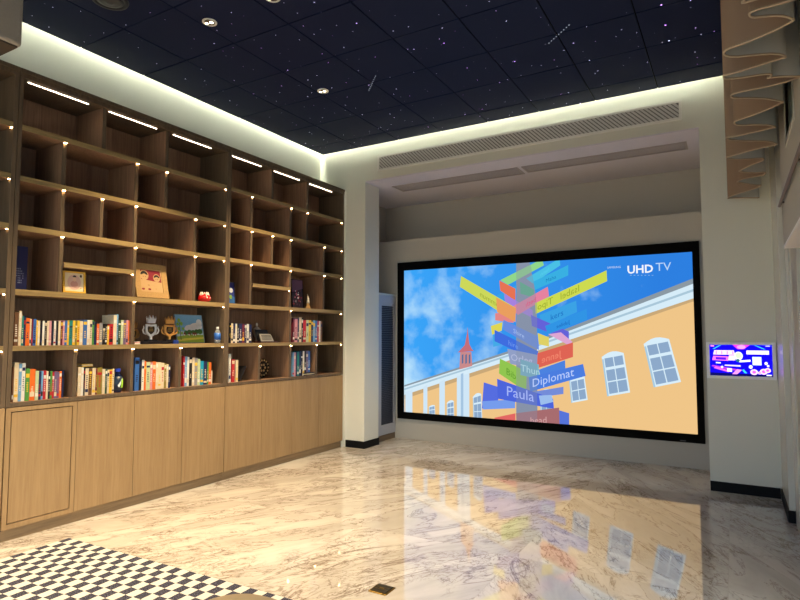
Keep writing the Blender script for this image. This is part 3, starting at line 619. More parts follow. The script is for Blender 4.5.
# black boxes under the trophies
a = Yp(141, 340, -4.70); b = Yp(173, 341, -4.70)
cs = thing('presentation_case', 'flat black case on shelf with trophies standing on it', 'case', (-4.76, (a+b)/2, zE))
box(-4.86, a, zE, -4.68, b, zE+.02).build('case_base', mat('case black', '141318', .35), cs, bevel=.002)
box(-4.858, a+.002, zE+.021, -4.682, b-.002, zE+.028).build('lid', mat('case black', '141318', .35), cs, bevel=.002)
a2 = Yp(135.6, 341, -4.66); b2 = Yp(141, 341, -4.66)
tag(MB().box(-4.80, a2, zE, -4.67, b2, zE+.012).box(-4.796, a2+.002, zE+.012, -4.672, b2-.002, zE+.02, 1).box(-4.80, a2, zE+.02, -4.67, b2, zE+.024).build('book', [mat('cover white', COL['white']), mat('cover pink', COL['pink'])], origin=(-4.73, (a2+b2)/2, zE)), 'white and pink booklet lying flat left of the black trophy case', 'book')
ZT = zE+.029
trophy(142.3, 158.8, 316, 338, SILV, 'silver shield trophy with a crown, standing on the flat black case', zb=ZT)
trophy(161, 177.5, 317, 338, GOLD, 'gold shield trophy with a crown, in front of the landscape painting', zb=ZT, X=-4.74)
trophy(127.5, 139, 322, 342, GOLD, 'gold trophy half hidden behind the shelf divider, left of silver trophy', X=-4.93, zb=zE)
a = Yp(174.4, 341, -4.65); b = Yp(178.8, 341, -4.65)
tag(MB().box(-4.675, a, zE, -4.65, b, zE+.032).box(-4.672, a+.004, zE+.032, -4.653, b-.004, zE+.036).build('gift_box', mat('royal blue', '1d3a8c', .35), origin=(-4.66, (a+b)/2, zE), bevel=.002), 'small royal blue box at the foot of the landscape painting', 'box')
# bottles
def bottle(px, ytop, X, zb, prof, label, m_body, m_cap, m_lab, labz, capz, emb=False):
    c = atx(X, px, ytop); h = c.z-zb; r = thing('water_bottle', label, 'bottle', (X, c.y, zb))
    bd = MB().lathe((X, c.y, zb), [(a*h, b*h) for a, b in prof], 20).build('body', m_body, r, smooth=True)
    MB().lathe((X, c.y, zb), [(capz[0]*h, capz[1]*h), (capz[0]*h, h*.99), (capz[0]*h*.8, h)], 16).build('cap', m_cap, r)
    lb = MB().lathe((X, c.y, zb), [(labz[0]*h, labz[1]*h), (labz[0]*h, labz[2]*h)], 20).build('label_band', m_lab, r, smooth=True)
    if emb:
        mb = MB(); y = c.y
        mb.quad([(X+labz[0]*h+.001, y-.022, zb+.3*h), (X+labz[0]*h+.001, y-.006, zb+.22*h), (X+labz[0]*h+.001, y+.02, zb+.44*h), (X+labz[0]*h+.001, y+.02, zb+.6*h), (X+labz[0]*h+.001, y+.002, zb+.45*h)], 0)
        mb.prism([(X+labz[0]*h-.002, y+.008, zb+.2*h), (X+labz[0]*h-.002, y+.026, zb+.2*h), (X+labz[0]*h-.002, y+.026, zb+.6*h), (X+labz[0]*h-.002, y+.012, zb+.5*h)], (.005, 0, 0), 1)
        mb.build('emblem', [mat('emblem white', 'dfe6ea'), mat('emblem lime', '9bd03a')], lb)
bottle(217.6, 326.8, -4.665, zE, [(.17, 0), (.19, .03), (.19, .2), (.175, .28), (.19, .36), (.19, .6), (.12, .78), (.08, .84), (.08, .9)], 'clear water bottle with white cap and blue label, right of painting',
       mat('clear plastic', 'cfd8dc', .1, trans=.7, vary=.02), mat('white cap', 'e8e8e8', .4), mat('blue label', '2b62b8', .4), (.196, .22, .62), (.09, .88))
bottle(117.8, 368.5, -4.68, zF, [(.15, 0), (.17, .03), (.17, .3), (.155, .36), (.17, .42), (.17, .62), (.11, .8), (.085, .85), (.085, .9)], 'dark bottle with blue cap and green emblem, right of the cream books',
       mat('dark bottle plastic', '141d3a', .15, vary=.1), mat('blue cap', '2340b8', .4), mat('navy label', '1a2c44', .35), (.176, .1, .68), (.105, .87), True)
# small statue
c = atx(-4.68, 308, 306); h = atx(-4.68, 307.5, 293.8).z-zD
st = thing('statuette', 'small pale statue with raised arm on tiered gold base', 'statue', (-4.68, c.y, zD)); X = -4.68; y = c.y
MB().lathe((X, y, zD), [(.05, 0), (.05, .01), (.04, .012), (.034, .03), (.026, .034), (.021, h*.36)], 4).build('pedestal', mat('gilded base', 'a98452', .4, metal=.4), st)
q = h*.36+zD
MB().lathe((X, y, q), [(.02, 0), (.018, h*.15), (.014, h*.3), (.015, h*.36), (.006, h*.4), (.0085, h*.43), (.008, h*.47), (.001, h*.5)], 12).tube([(X, y-.006, q+h*.35), (X, y-.012, q+h*.43), (X, y-.011, q+h*.56)], [.004, .003, .003], 6).lathe((X, y-.011, q+h*.56), [(.004, 0), (.005, .006), (.001, .014)], 8).tube([(X, y+.006, q+h*.34), (X+.006, y+.014, q+h*.26), (X+.008, y+.006, q+h*.24)], .0035, 6).build('figure', mat('ivory', 'd8d0b8', .4), st, smooth=True)
mb = MB()
for k in range(7):
    an = math.radians(20+140*k/6); mb.tube([(X, y, q+h*.46), (X, y+.013*math.cos(an), q+h*.46+.013*math.sin(an))], [.0015, .0004], 5)
mb.build('crown', mat('ivory', 'd8d0b8', .4), st)
# glass trophy
c = atx(-4.86, 256.6, 341); h = atx(-4.86, 256, 320.5).z-zE; X = -4.86; y = c.y
gt = thing('glass_trophy', 'clear glass figure trophy right of the navy books', 'trophy', (X, y, zE)); GL = mat('crystal', 'e4ddd0', .12, trans=.12, vary=.05)
MB().lathe((X, y, zE), [(.04, 0), (.042, .008), (.02, .014), (.012, .03), (.016, .05)], 6).build('base', GL, gt)
MB().lathe((X, y, zE+.05), [(.016, 0), (.035, h*.14), (.045, h*.3), (.04, h*.42), (.02, h*.5), (.008, h*.54), (.014, h*.58), (.014, h*.66), (.003, h*.7)], 8).tube([(X, y+.035, zE+.05+h*.35), (X, y+.065, zE+.05+h*.4), (X, y+.07, zE+.05+h*.3), (X, y+.05, zE+.05+h*.2)], .007, 6).tube([(X, y-.035, zE+.05+h*.35), (X, y-.05, zE+.05+h*.25), (X, y-.03, zE+.05+h*.15)], .007, 6).build('figure', GL, gt)
# plaque in open case
a = Yp(260, 338, -4.67); b = Yp(272.5, 338, -4.67)
pc = thing('award_plaque', 'silver plaque in an open dark red presentation case', 'plaque', (-4.70, (a+b)/2, zE))
box(-4.76, a-.01, zE, -4.64, b+.07, zE+.014).build('case_base', mat('oxblood', '3a1216', .35), pc, bevel=.002)
MB().prism([(-4.70, a+.0, zE+.014), (-4.70, b+.01, zE+.014), (-4.745, b-.015, zE+.15), (-4.745, a+.0, zE+.15)], (-.008, 0, 0)).build('lid', mat('case black', '141318', .35), pc)
MB().prism([(-4.665, a+.015, zE+.0145), (-4.665, b+.02, zE+.0145), (-4.70, b+.0, zE+.10), (-4.70, a+.02, zE+.10)], (-.006, 0, 0)).build('plate', mat('pale silver', 'bdb9ae', .3, metal=.5), pc)
mb = MB(); 
for k in range(4): 
    t0 = .25+.17*k; xx = -4.665-.035*t0+.0006; zz = zE+.0145+.0855*t0; mb.box(xx, a+.04, zz, xx+.001, b-.01, zz+.006)
mb.build('engraving', mat('pic ink', '1e1618'), pc)
# round plate seen at an angle
c = atx(-4.90, 262.6, 368); c.y += .03; zt = atx(-4.90, 264, 358.5).z; rr = (zt-zF-.002)/2
pl = thing('display_plate', 'round dark patterned plate on stand in a lower cubby', 'plate', (-4.92, c.y, zF))
n0 = len([1]); mb = MB().lathe((-4.90, c.y-.03, zF+rr+.003), [(rr, 0), (rr*.97, .008), (rr*.7, .002), (rr*.3, .002), (.002, .003)], 28, axis='X'); mb.build('dish', mat('dark ceramic', '2c2622', .25), pl, smooth=True)
mb = MB()
for k in range(14):
    an = k*2*math.pi/14; mb.lathe((-4.895, c.y-.03+rr*.82*math.cos(an), zF+rr+.003+rr*.82*math.sin(an)), [(rr*.11, 0), (rr*.1, .004)], 8, axis='X')
for k in range(6):
    an = k*2*math.pi/6; mb.lathe((-4.8985, c.y-.03+rr*.35*math.cos(an), zF+rr+.003+rr*.35*math.sin(an)), [(rr*.14, 0), (rr*.1, .003)], 8, axis='X')
mb.build('pattern', mat('plate gold', 'c9a36b', .35), pl)
MB().box(-4.96, c.y-.06, zF, -4.88, c.y, zF+.006).box(-4.96, c.y-.06, zF, -4.95, c.y, zF+.12).build('stand', BLACK, pl)
# ------------------------------------------------------------------ louvred cabinet in the alcove
lc = thing('louvred_cabinet', 'tall narrow grey cabinet with louvred door, between pillar and screen', 'cabinet', (-4.6, 7.2, 0))
LX = -4.375; y0_, y1_ = PD+.06, 7.395; H_ = 2.10; ya_, yb__ = atx(LX, 381.5, 350).y, atx(LX, 393.5, 350).y; print('cab', y0_, ya_, yb__)
LG = mat('blue grey lacquer', 'aeb0ba', .45); LB = wood('cabinet base wood', '6f5d4a', '83705a', 'Y')
box(-4.90, y0_, .08, LX-.02, y1_, H_).build('body', LG, lc)
box(-4.90, y0_, 0, LX-.01, y1_, .08).build('plinth', LB, lc)
box(-4.90, y0_, H_, LX+.01, y1_, H_+.025).build('top', mat('pale cap', 'c9ccc4', .4), lc)
fr = .075
dr = MB().box(LX-.018, y0_+.002, .09, LX, y1_-.002, .09+.14).box(LX-.018, y0_+.002, H_-.12, LX, y1_-.002, H_-.003).box(LX-.018, y0_+.002, .23, LX, ya_, H_-.12).box(LX-.018, yb__, .23, LX, y1_-.002, H_-.12).build('door_frame', LG, lc)
mb = MB(); z = .235
while z < H_-.15: mb.prism([(LX-.015, ya_, z), (LX-.002, ya_, z-.004), (LX-.002, ya_, z), (LX-.015, ya_, z+.018)], (0, yb__-ya_, 0)); z += .026
mb.build('louvres', mat('dark louvre', '3c3e4a', .45), lc)
# ------------------------------------------------------------------ projection screen
YS = 7.36
ps = thing('projection_screen', 'large black framed screen showing coloured street signs before a yellow building', 'screen', (-2.33, YS, .29))
ox0, ox1, oz0, oz1 = -4.325, -.305, .292, 2.60
ix0, ix1, iz0, iz1 = -4.215, -.378, .392, 2.478
MB().box(ox0, YS, oz0, ix0, YS+.04, oz1).box(ix1, YS, oz0, ox1, YS+.04, oz1).box(ix0, YS, oz0, ix1, YS+.04, iz0).box(ix0, YS, iz1, ix1, YS+.04, oz1).build('frame', BLACK, ps)
box(-.56, YS-.001, .305, -.5, YS, .315).build('logo_plate', mat('grey logo', '55555a', .4), ps)
YP = YS+.012
def sky_mat():
    m = bpy.data.materials.new('screen sky'); m.use_nodes = True; N = m.node_tree.nodes; L = m.node_tree.links
    N.remove(N['Principled BSDF']); e = N.new('ShaderNodeEmission'); e.inputs[1].default_value = .54
    tc = N.new('ShaderNodeTexCoord'); sp = N.new('ShaderNodeSeparateXYZ'); L.new(tc.outputs['Object'], sp.inputs[0])
    gr = N.new('ShaderNodeMapRange'); gr.inputs[1].default_value = -1.9; gr.inputs[2].default_value = 1.6; L.new(sp.outputs[0], gr.inputs[0])
    r = N.new('ShaderNodeValToRGB'); r.color_ramp.elements[0].color = (*hexc('3aa5f8'), 1); r.color_ramp.elements[1].color = (*hexc('2d7fe0'), 1); L.new(gr.outputs[0], r.inputs[0])
    n = N.new('ShaderNodeTexNoise'); n.inputs['Scale'].default_value = 1.5; n.inputs['Detail'].default_value = 6; n.inputs['Roughness'].default_value = .52; n.inputs['Distortion'].default_value = .1; L.new(tc.outputs['Object'], n.inputs['Vector'])
    a = N.new('ShaderNodeMath'); a.operation = 'MULTIPLY_ADD'; L.new(sp.outputs[0], a.inputs[0]); a.inputs[1].default_value = -.085; L.new(n.outputs[0], a.inputs[2])
    c = N.new('ShaderNodeMapRange'); c.inputs[1].default_value = .56; c.inputs[2].default_value = .8; L.new(a.outputs[0], c.inputs[0])
    mx = N.new('ShaderNodeMix'); mx.data_type = 'RGBA'; L.new(c.outputs[0], mx.inputs[0]); L.new(r.outputs[0], mx.inputs[6]); mx.inputs[7].default_value = (*hexc('bfe6fb'), 1)
    L.new(mx.outputs[2], e.inputs[0]); L.new(e.outputs[0], N['Material Output'].inputs[0]); return m
SCOL = []; SM = {}
def sc(h):
    if h not in SM: SM[h] = len(SCOL); SCOL.append(emit('screen '+h, h, .54))
    return SM[h]
SCOL.append(sky_mat()); SM['sky'] = 0
pic = MB(); pic.box(ix0, YP, iz0, ix1, YP+.01, iz1, 0)
lay = [0]
def clip(poly_):
    """clip a polygon in (x, z) to the picture area"""
    def cl(pts, f, g):
        out = []
        for i in range(len(pts)):
            a, b = pts[i-1], pts[i]; fa, fb = f(a), f(b)
            if (fa >= 0) != (fb >= 0): t = fa/(fa-fb); out.append((a[0]+(b[0]-a[0])*t, a[1]+(b[1]-a[1])*t))
            if fb >= 0: out.append(b)
        return out
    for f in (lambda p: p[0]-ix0, lambda p: ix1-p[0], lambda p: p[1]-iz0, lambda p: iz1-p[1]):
        if poly_: poly_ = cl(poly_, f, None)
    return poly_
def sp_(pts, h):
    q = [aty(YS, *p) for p in pts]; q = clip([(v.x, v.z) for v in q])
    if len(q) < 3: return
    lay[0] += 1; y = YP-.00003*lay[0]; pic.quad([(x_, y, z_) for x_, z_ in q], sc(h))
# building
sp_([(404, 394), (516, 357), (551, 344.5), (691, 296), (700, 296), (700, 440), (404, 420)], 'efc588')
sp_([(404, 394), (516, 357), (551, 344.5), (700, 293), (700, 299), (551, 350.5), (516, 362), (404, 399)], 'c9a878')
sp_([(404, 386), (460, 369), (516, 349.5), (700, 280.5), (700, 296), (551, 346), (516, 358), (404, 395)], 'd6ecf8')
sp_([(404, 388.5), (516, 352), (700, 286.5), (700, 289), (516, 354), (404, 390.2)], 'a9c6d8')
sp_([(404, 385.2), (516, 348.5), (700, 275.5), (700, 281), (516, 351), (404, 386.8)], '8b98a2')
for a, b, t in ((405, 412, 392), (423, 427, 387), (439, 444.5, 382), (456.5, 469, 376)): sp_([(a, t), (b, t-2.3), (b, 425), (a, 425)], 'cfe6f6')
sp_([(460.5, 374), (463, 373), (463, 425), (460.5, 425)], 'a5c4e0')
def win(q, bars=True):
    q = [Vector((*p, 0)) for p in q]   # tl, tr, br, bl (px)
    def U(u, v): a = q[0].lerp(q[1], u); b = q[3].lerp(q[2], u); c = a.lerp(b, v); return (c.x, c.y)
    top = [U(u/6, -.09*math.sin(math.pi*u/6)) for u in range(7)]
    sp_(top+[U(1, 1), U(0, 1)], 'd8eefa')
    for (u0, u1) in ((.11, .49), (.53, .93)):
        for (v0, v1) in ((.05, .28), (.35, .63), (.66, .95)): sp_([U(u0, v0), U(u1, v0), U(u1, v1), U(u0, v1)], '8da9c9')
    sp_([U(0, 0.06), U(.07, .06), U(.07, 1), U(0, 1)], 'a9cbe0')
win([(601.5, 357), (623.5, 353), (630, 392.5), (607, 396.5)]); win([(643.5, 344), (669, 339), (681, 382), (653.5, 387.5)]); win([(568, 371), (583, 367), (587.5, 400), (571, 403)])
win([(472.5, 397), (481, 394), (482, 421), (473, 420)]); win([(446.5, 403), (453.5, 401), (454, 420), (446.5, 420)]); win([(428.5, 407), (434.5, 405.5), (435, 418), (428.5, 418)]); win([(540, 392), (552, 390), (552, 412), (540, 413)])
# steeple
sp_([(460, 352), (471, 352), (472, 366), (459, 369.5)], 'c98a8a')
for x_ in (461.5, 465, 468.5): sp_([(x_, 355), (x_+1.6, 354), (x_+1.6, 363), (x_, 364)], '5b6f9a')
sp_([(457.5, 352.5), (473.5, 351), (471.5, 349), (469, 344), (467.9, 334), (467.3, 327), (466.7, 334), (464.5, 345), (460, 350)], 'c56f78')
# sign post
sp_([(516, 262), (529, 260.5), (536.5, 300), (537.5, 450), (516, 450)], '8792a8')
def mixh(a, b, t): return ''.join('%02x' % round(int(a[i:i+2], 16)*(1-t)+int(b[i:i+2], 16)*t) for i in (0, 2, 4))
def cq(*p): return [(450+a/3.159, 250+b/3.159) for a, b in p]
def sign(pts, h, txt=None, th='a8b7d8', mirror=False, frac=.62, w=.5, hi=True):
    """pts = tl, tr, br, bl in crop coordinates"""
    q = cq(*pts); h = mixh(h, '9fb4d8', .14); sp_(q, h)
    def cl(pp, f):
        out = []
        for i in range(len(pp)):
            a, b = pp[i-1], pp[i]; fa, fb = f(a), f(b)
            if (fa >= 0) != (fb >= 0): t = fa/(fa-fb); out.append((a[0]+(b[0]-a[0])*t, a[1]+(b[1]-a[1])*t))
            if fb >= 0: out.append(b)
        return out
    o_ = cl(cl(q, lambda p: p[0]-516), lambda p: (530+(p[1]-262)*.18 if p[1] < 300 else 537)-p[0])
    if len(o_) > 2: sp_(o_, mixh(h, '8792a8', .38))
    if txt:
        w3 = [aty(YS, *p) for p in q]
        a = w3[3].lerp(w3[0], .26); b = w3[2].lerp(w3[1], .26); d = (b-a); L_ = d.length; ex = d.normalized(); ey = Vector((0, 0, 1)); hh = (w3[0]-w3[3]).length*frac
        wid = len(txt)*hh*.56; s0 = max(0, (L_-wid)*w)
        lay[0] += 1; o = a+ex*s0; o.y = YP-.00003*lay[0]; ex.y = 0
        pic.text(txt, o, ex, ey, hh, sc(th), mirror=mirror)
sign([(158, 95), (290, 28), (296, 48), (182, 110)], '8fdc7d')
sign([(240, 90), (345, 26), (348, 48), (262, 106)], '3cc2e6', 'hann', '58d0ee', True)
sign([(135, 150), (210, 110), (210, 135), (140, 172)], '28a0e8')
sign([(262, 100), (373, 47), (373, 80), (268, 126)], '28aee2', 'Maha', '1b7fb8')
sign([(155, 96), (206, 122), (206, 160), (158, 128)], 'f2683e')
sign([(220, 100), (265, 125), (265, 150), (222, 138)], '4fae78')
sign([(170, 138), (260, 190), (262, 215), (174, 172)], 'a67ae0', None)
sign([(142, 200), (200, 195), (200, 230), (142, 222)], 'ef7f78')
sign([(190, 182), (308, 116), (312, 146), (214, 205)], 'f07a96', 'beth', 'd85a80', True)
sign([(268, 168), (494, 64), (496, 98), (270, 202)], 'd5e03a', 'Isabel   Tipo', '9aaa30', True, w=.2, frac=.85)
sign([(34, 82), (206, 182), (204, 226), (30, 116)], 'd3de46', 'nommun', '9aa836', True, w=.6, frac=.7)
sign([(145, 150), (208, 184), (206, 228), (148, 196)], 'f59b4a')
sign([(128, 240), (165, 228), (163, 254), (132, 268)], 'e8dc40')
sign([(134, 266), (165, 272), (160, 300), (136, 306)], '35a8e8')
sign([(282, 205), (398, 160), (401, 196), (290, 246)], '2b9fe6', 'kers', '1c6fc0')
sign([(255, 205), (375, 258), (375, 285), (258, 240)], '5a55d8')
sign([(300, 240), (431, 186), (433, 220), (308, 266)], '1f8fe6', 'Jubilee', '1a62b8', True)
sign([(168, 220), (280, 275), (280, 316), (168, 252)], '5f86e0', 'Shire', 'a8c0f0')
sign([(140, 252), (278, 320), (272, 350), (140, 288)], '2f62e0', 'hire', '6f9af0')
sign([(276, 262), (312, 276), (312, 305), (280, 298)], 'e8d452')
sign([(310, 266), (350, 260), (386, 290), (376, 302)], 'e8a4d0')
sign([(180, 312), (278, 332), (276, 376), (190, 360)], '8f9cc2', 'Orleg', 'b4bcdc')
sign([(276, 326), (388, 292), (388, 338), (274, 374)], 'e8573e', 'Jenne', 'f58a70', True)
sign([(157, 343), (242, 384), (240, 448), (154, 390)], '8fc83a', 'Bib', '5f9a30')
sign([(222, 345), (280, 362), (280, 408), (222, 395)], '6fb4c4', 'Thun', 'b0d4e0')
sign([(280, 378), (363, 348), (364, 374), (286, 402)], '3f7ae0')
sign([(248, 402), (420, 360), (428, 398), (252, 448)], '3d74e0', 'Diplomat', 'bcd0ff', frac=.8)
sign([(106, 418), (150, 432), (152, 476), (100, 502)], '4a62e0')
sign([(100, 478), (205, 472), (205, 500), (104, 504)], '6f98ee')
sign([(250, 450), (358, 432), (358, 455), (262, 468)], '6d86d8')
sign([(148, 407), (325, 470), (328, 502), (150, 470)], '3f58dc', 'Paula', 'a8b8f8', frac=.7)
sign([(280, 460), (320, 458), (326, 480), (286, 490)], '9cc0f0')
sign([(140, 530), (206, 516), (206, 548), (140, 548)], 'ee5a50')
sign([(343, 506), (376, 516), (376, 562), (343, 562)], '4a6ad8')
sign([(208, 516), (344, 498), (346, 562), (210, 562)], 'a8605e', 'head', 'd8a8a8', frac=.62, w=.6)
# post shows faintly through the signs
# broadcaster caption
def cap(txt, x_, y_, size, h, bold=0):
    o = aty(YS, x_, y_); lay[0] += 1; o.y = YP-.00003*lay[0]; pic.text(txt, o, (1, 0, 0), (0, 0, 1), size, sc(h), bold=bold)
cap('UHD', 627, 273.5, .135, 'f4f8ff', .003); cap('TV', 655.5, 271, .14, 'bcd8f8'); cap('SAMSUNG', 607, 268.5, .035, 'cfe0f8')
for k in range(7):
    a = aty(YS, 630+k*3.6, 275.5); lay[0] += 1; pic.quad([(a.x, YP-.00003*lay[0], a.z), (a.x+.018, YP-.00003*lay[0], a.z), (a.x+.018, YP-.00003*lay[0], a.z+.006), (a.x, YP-.00003*lay[0], a.z+.006)], sc('9fc4f0'))
# shift picture coordinates: origin at its centre
pc_ = pic.build('screen_picture', SCOL, ps)
# ------------------------------------------------------------------ small display on the right wall
tv = thing('wall_display', 'small white framed screen with glowing blue and pink picture', 'screen', (.06, 6.42, 1.09))
tx0, tx1, tz0, tz1 = -.232, .342, 1.093, 1.445; TY = 6.405
MB().box(tx0, TY, tz0, tx0+.028, 6.445, tz1).box(tx1-.028, TY, tz0, tx1, 6.445, tz1).box(tx0+.028, TY, tz0, tx1-.028, 6.445, tz0+.028).box(tx0+.028, TY, tz1-.024, tx1-.028, 6.445, tz1).box(tx0+.028, TY+.01, tz0+.028, tx1-.028, 6.445, tz1-.024).build('bezel', mat('silver white bezel', 'f6f6f6', .3), tv)
TM = []; TI = {}
def tcx(h, s=1.5):
    if h not in TI: TI[h] = len(TM); TM.append(emit('display '+h, h, s*.54))
    return TI[h]
m = MB(); ux0, ux1, uz0, uz1 = tx0+.028, tx1-.028, tz0+.028, tz1-.024
m.box(ux0, TY+.004, uz0, ux1, TY+.009, uz1, tcx('1408f0', 1.3)); L2 = [0]
def tp(pts, h):
    L2[0] += 1; yy = TY+.004-.00002*L2[0]; m.quad([(ux0+(ux1-ux0)*u, yy, uz0+(uz1-uz0)*v) for u, v in pts], tcx(h))
tp([(.38, 1), (.66, 1), (.56, .86), (.46, .86)], 'e83ae0'); tp(ell(.52, .93, .07, .06), 'ff9af0')
for a in ((.05, .86, .2, .99), (.72, .99, .9, .86)): tp([(a[0], a[1]), (a[0]+.03, a[1]), (a[2], a[3]), (a[2]-.03, a[3])], '3ac8e8')
tp([(0, 0), (1, 0), (1, .06), (0, .1)], '0a0a60'); tp([(.02, .3), (.45, .16), (.5, .2), (.05, .34)], 'b43ae0'); tp([(.06, .24), (.3, .12), (.34, .15), (.1, .3)], 'e060e8')
tp([(.06, .68), (.42, .68), (.4, .82), (.08, .82)], 'f4d8ff'); tp([(.04, .5), (.3, .48), (.32, .62), (.06, .64)], 'f070e8'); tp([(.1, .52), (.27, .51), (.27, .59), (.1, .6)], '5a18d8')
tp([(.3, .5), (.42, .5), (.4, .66), (.32, .66)], 'ffd8ff')
tp(ell(.47, .64, .07, .14), 'e8f0f4'); tp(ell(.47, .66, .045, .09), 'c8d8b8'); tp(ell(.46, .5, .03, .05), '2a6a78'); tp([(.48, .44), (.66, .47), (.66, .53), (.49, .5)], 'f8f8ff')
for k in range(7): tp([(.10+.045*k, .7), (.125+.045*k, .7), (.12+.045*k, .8), (.105+.045*k, .8)], 'ffffff' if k % 2 else 'ff8af0')
tp([(.6, .7), (.95, .7), (.95, .82), (.6, .82)], 'fff4ff')
tp([(.69, .36), (.83, .36), (.83, .62), (.69, .62)], 'd8f0f8')
for (cx, cy, r_) in ((.66, .3, .03), (.9, .42, .025), (.93, .34, .02), (.2, .28, .02)): tp(ell(cx, cy, r_, r_*1.9), 'f4f0ff')
for (cx, cy, r_) in ((.71, .14, .06), (.86, .16, .06), (.92, .2, .05), (.8, .12, .03)): tp(ell(cx, cy, r_, r_*1.5), 'ffd0f4'); tp(ell(cx, cy, r_*.5, r_*.8), 'ff5ad8')
tp([(.24, .32), (.5, .3), (.5, .35), (.25, .36)], 'd8c8ff'); tp([(.28, .14), (.36, .13), (.36, .24), (.28, .25)], 'fff0ff'); tp([(.36, .06), (.44, .06), (.52, .2), (.44, .22)], 'ff90e8'); tp([(.56, .1), (.6, .1), (.55, .22), (.52, .2)], '3ac8e8')
tp([(.9, .03), (.98, .03), (.98, .07), (.9, .07)], 'e8e8ff'); tp([(.02, .94), (.08, .94), (.08, .98), (.02, .98)], 'ff90e8'); tp([(.9, .95), (.97, .95), (.97, .98), (.9, .98)], 'c8c8ff'); tp([(.1, .4), (.18, .39), (.18, .43), (.1, .44)], 'e8f0ff')
m.build('screen_picture', TM, tv)
# ------------------------------------------------------------------ upper curtain (ripple fold, seen from below)
BR = mat('brown curtain fabric', '957d67', .8, bump=.3, bscale=400, vary=.05); GR = mat('grey curtain lining', 'c4c5be', .8, bump=.3, bscale=400, vary=.05); HEM = mat('pale hem', 'b9a489', .7)  # hem paler than the cloth: edge highlight put into its colour
path = [(.34, 2.2), (.05, 2.3), (.33, 2.5), (.10, 2.56), (.33, 2.60), (.12, 2.68), (.24, 2.81), (.03, 3.0), (.23, 3.18), (.01, 3.27), (.2, 3.39), (.32, 3.46), (.06, 3.56), (.26, 3.80), (.07, 4.03), (.25, 4.24), (.03, 4.32), (.27, 4.61), (.02, 4.80), (.22, 4.99), (.10, 5.24), (.25, 5.42), (.09, 5.60), (.23, 5.85), (.02, 6.22), (.24, 6.36)]
def smooth(pts, k=8):
    out = []
    P_ = [Vector(p) for p in pts]
    for i in range(len(P_)-1):
        a = P_[max(i-1, 0)]; b = P_[i]; c = P_[i+1]; d = P_[min(i+2, len(P_)-1)]
        for j in range(k):
            t = j/k; q = .5*((2*b)+(c-a)*t+(2*a-5*b+4*c-d)*t*t+(3*b-a-3*c+d)*t**3); q.x = max(.0, min(.345, q.x)); out.append(q)
    out.append(P_[-1]); return out
rounded = []
for k_, (x_, y_) in enumerate(path):   # every fold turns in a soft loop
    g0 = .22*(y_-path[k_-1][1]) if k_ else 0; g1 = .22*(path[k_+1][1]-y_) if k_ < len(path)-1 else 0
    rounded += [(x_, y_-min(g0, .04)), (x_, y_+min(g1, .04)+.001)]
sm = smooth(rounded, 5)
ucur = thing('ripple_curtain', 'brown ripple fold curtain with grey lining hanging from ceiling at right', 'curtain', (.17, 4.3, 2.82))
def sheet(off, z0, z1, name, m_, rows=10):
    mb = MB(); n = len(sm)
    for k in range(rows+1):
        z = z0+(z1-z0)*k/rows
        for i, p in enumerate(sm):
            t = (sm[min(i+1, n-1)]-sm[max(i-1, 0)]).normalized(); nr = Vector((-t.y, t.x))
            mb.v.append((p.x+nr.x*off, p.y+nr.y*off, z+(.004*math.sin(i*.9) if k == 0 else 0)))
    for k in range(rows):
        for i in range(n-1): mb.f.append((k*n+i, k*n+i+1, (k+1)*n+i+1, (k+1)*n+i)); mb.m.append(0)
    return mb.build(name, m_, ucur, smooth=True)
fab = sheet(.0025, 2.82, 4.32, 'fabric', BR); sheet(-.0025, 2.822, 4.32, 'lining', GR)
MB().tube([(p.x, p.y, 2.82+.004*math.sin(i*.9)) for i, p in enumerate(sm)], .0055, 6).build('hem', HEM, fab, smooth=True)
box(.10, 2.0, 4.32, .16, 6.40, 4.349).build('curtain_track', WHITE, ucur)
# lower curtain, tied under the white soffit
lcur = thing('draped_curtain', 'beige pleated curtain below the white soffit at right edge', 'curtain', (.44, 4.6, 0))
mb = MB(); n = 60; CX = .42
tp_ = [(2.125, 790.5, 246), (2.03, 790.3, 265), (1.9, 791.5, 285), (1.6, 793, 330), (1.3, 794, 380), (.9, 795.3, 430), (.4, 796.3, 500), (.02, 797, 555)]
for k, (z, qx, qy) in enumerate(tp_):
    wv = (.02, .03, .035, .04, .045, .05, .052, .055)[k]; y1c = min(atx(CX, qx, qy).y, 4.87)
    for i in range(n):
        y_ = 3.7+(y1c-3.7)*i/(n-1); mb.v.append((CX+.03+wv*math.sin(i*.95)+.01*math.sin(i*.3+z*2), y_, z))
for k in range(len(tp_)-1):
    for i in range(n-1): mb.f.append((k*n+i, k*n+i+1, (k+1)*n+i+1, (k+1)*n+i)); mb.m.append(0)
o = mb.build('fabric', mat('beige curtain', 'b8a38c', .8, bump=.3, bscale=300), lcur, smooth=True); sd = o.modifiers.new('s', 'SOLIDIFY'); sd.thickness = .004
box(.44, 3.7, 2.11, .46, 4.7, 2.129).build('curtain_track', WHITE, lcur)
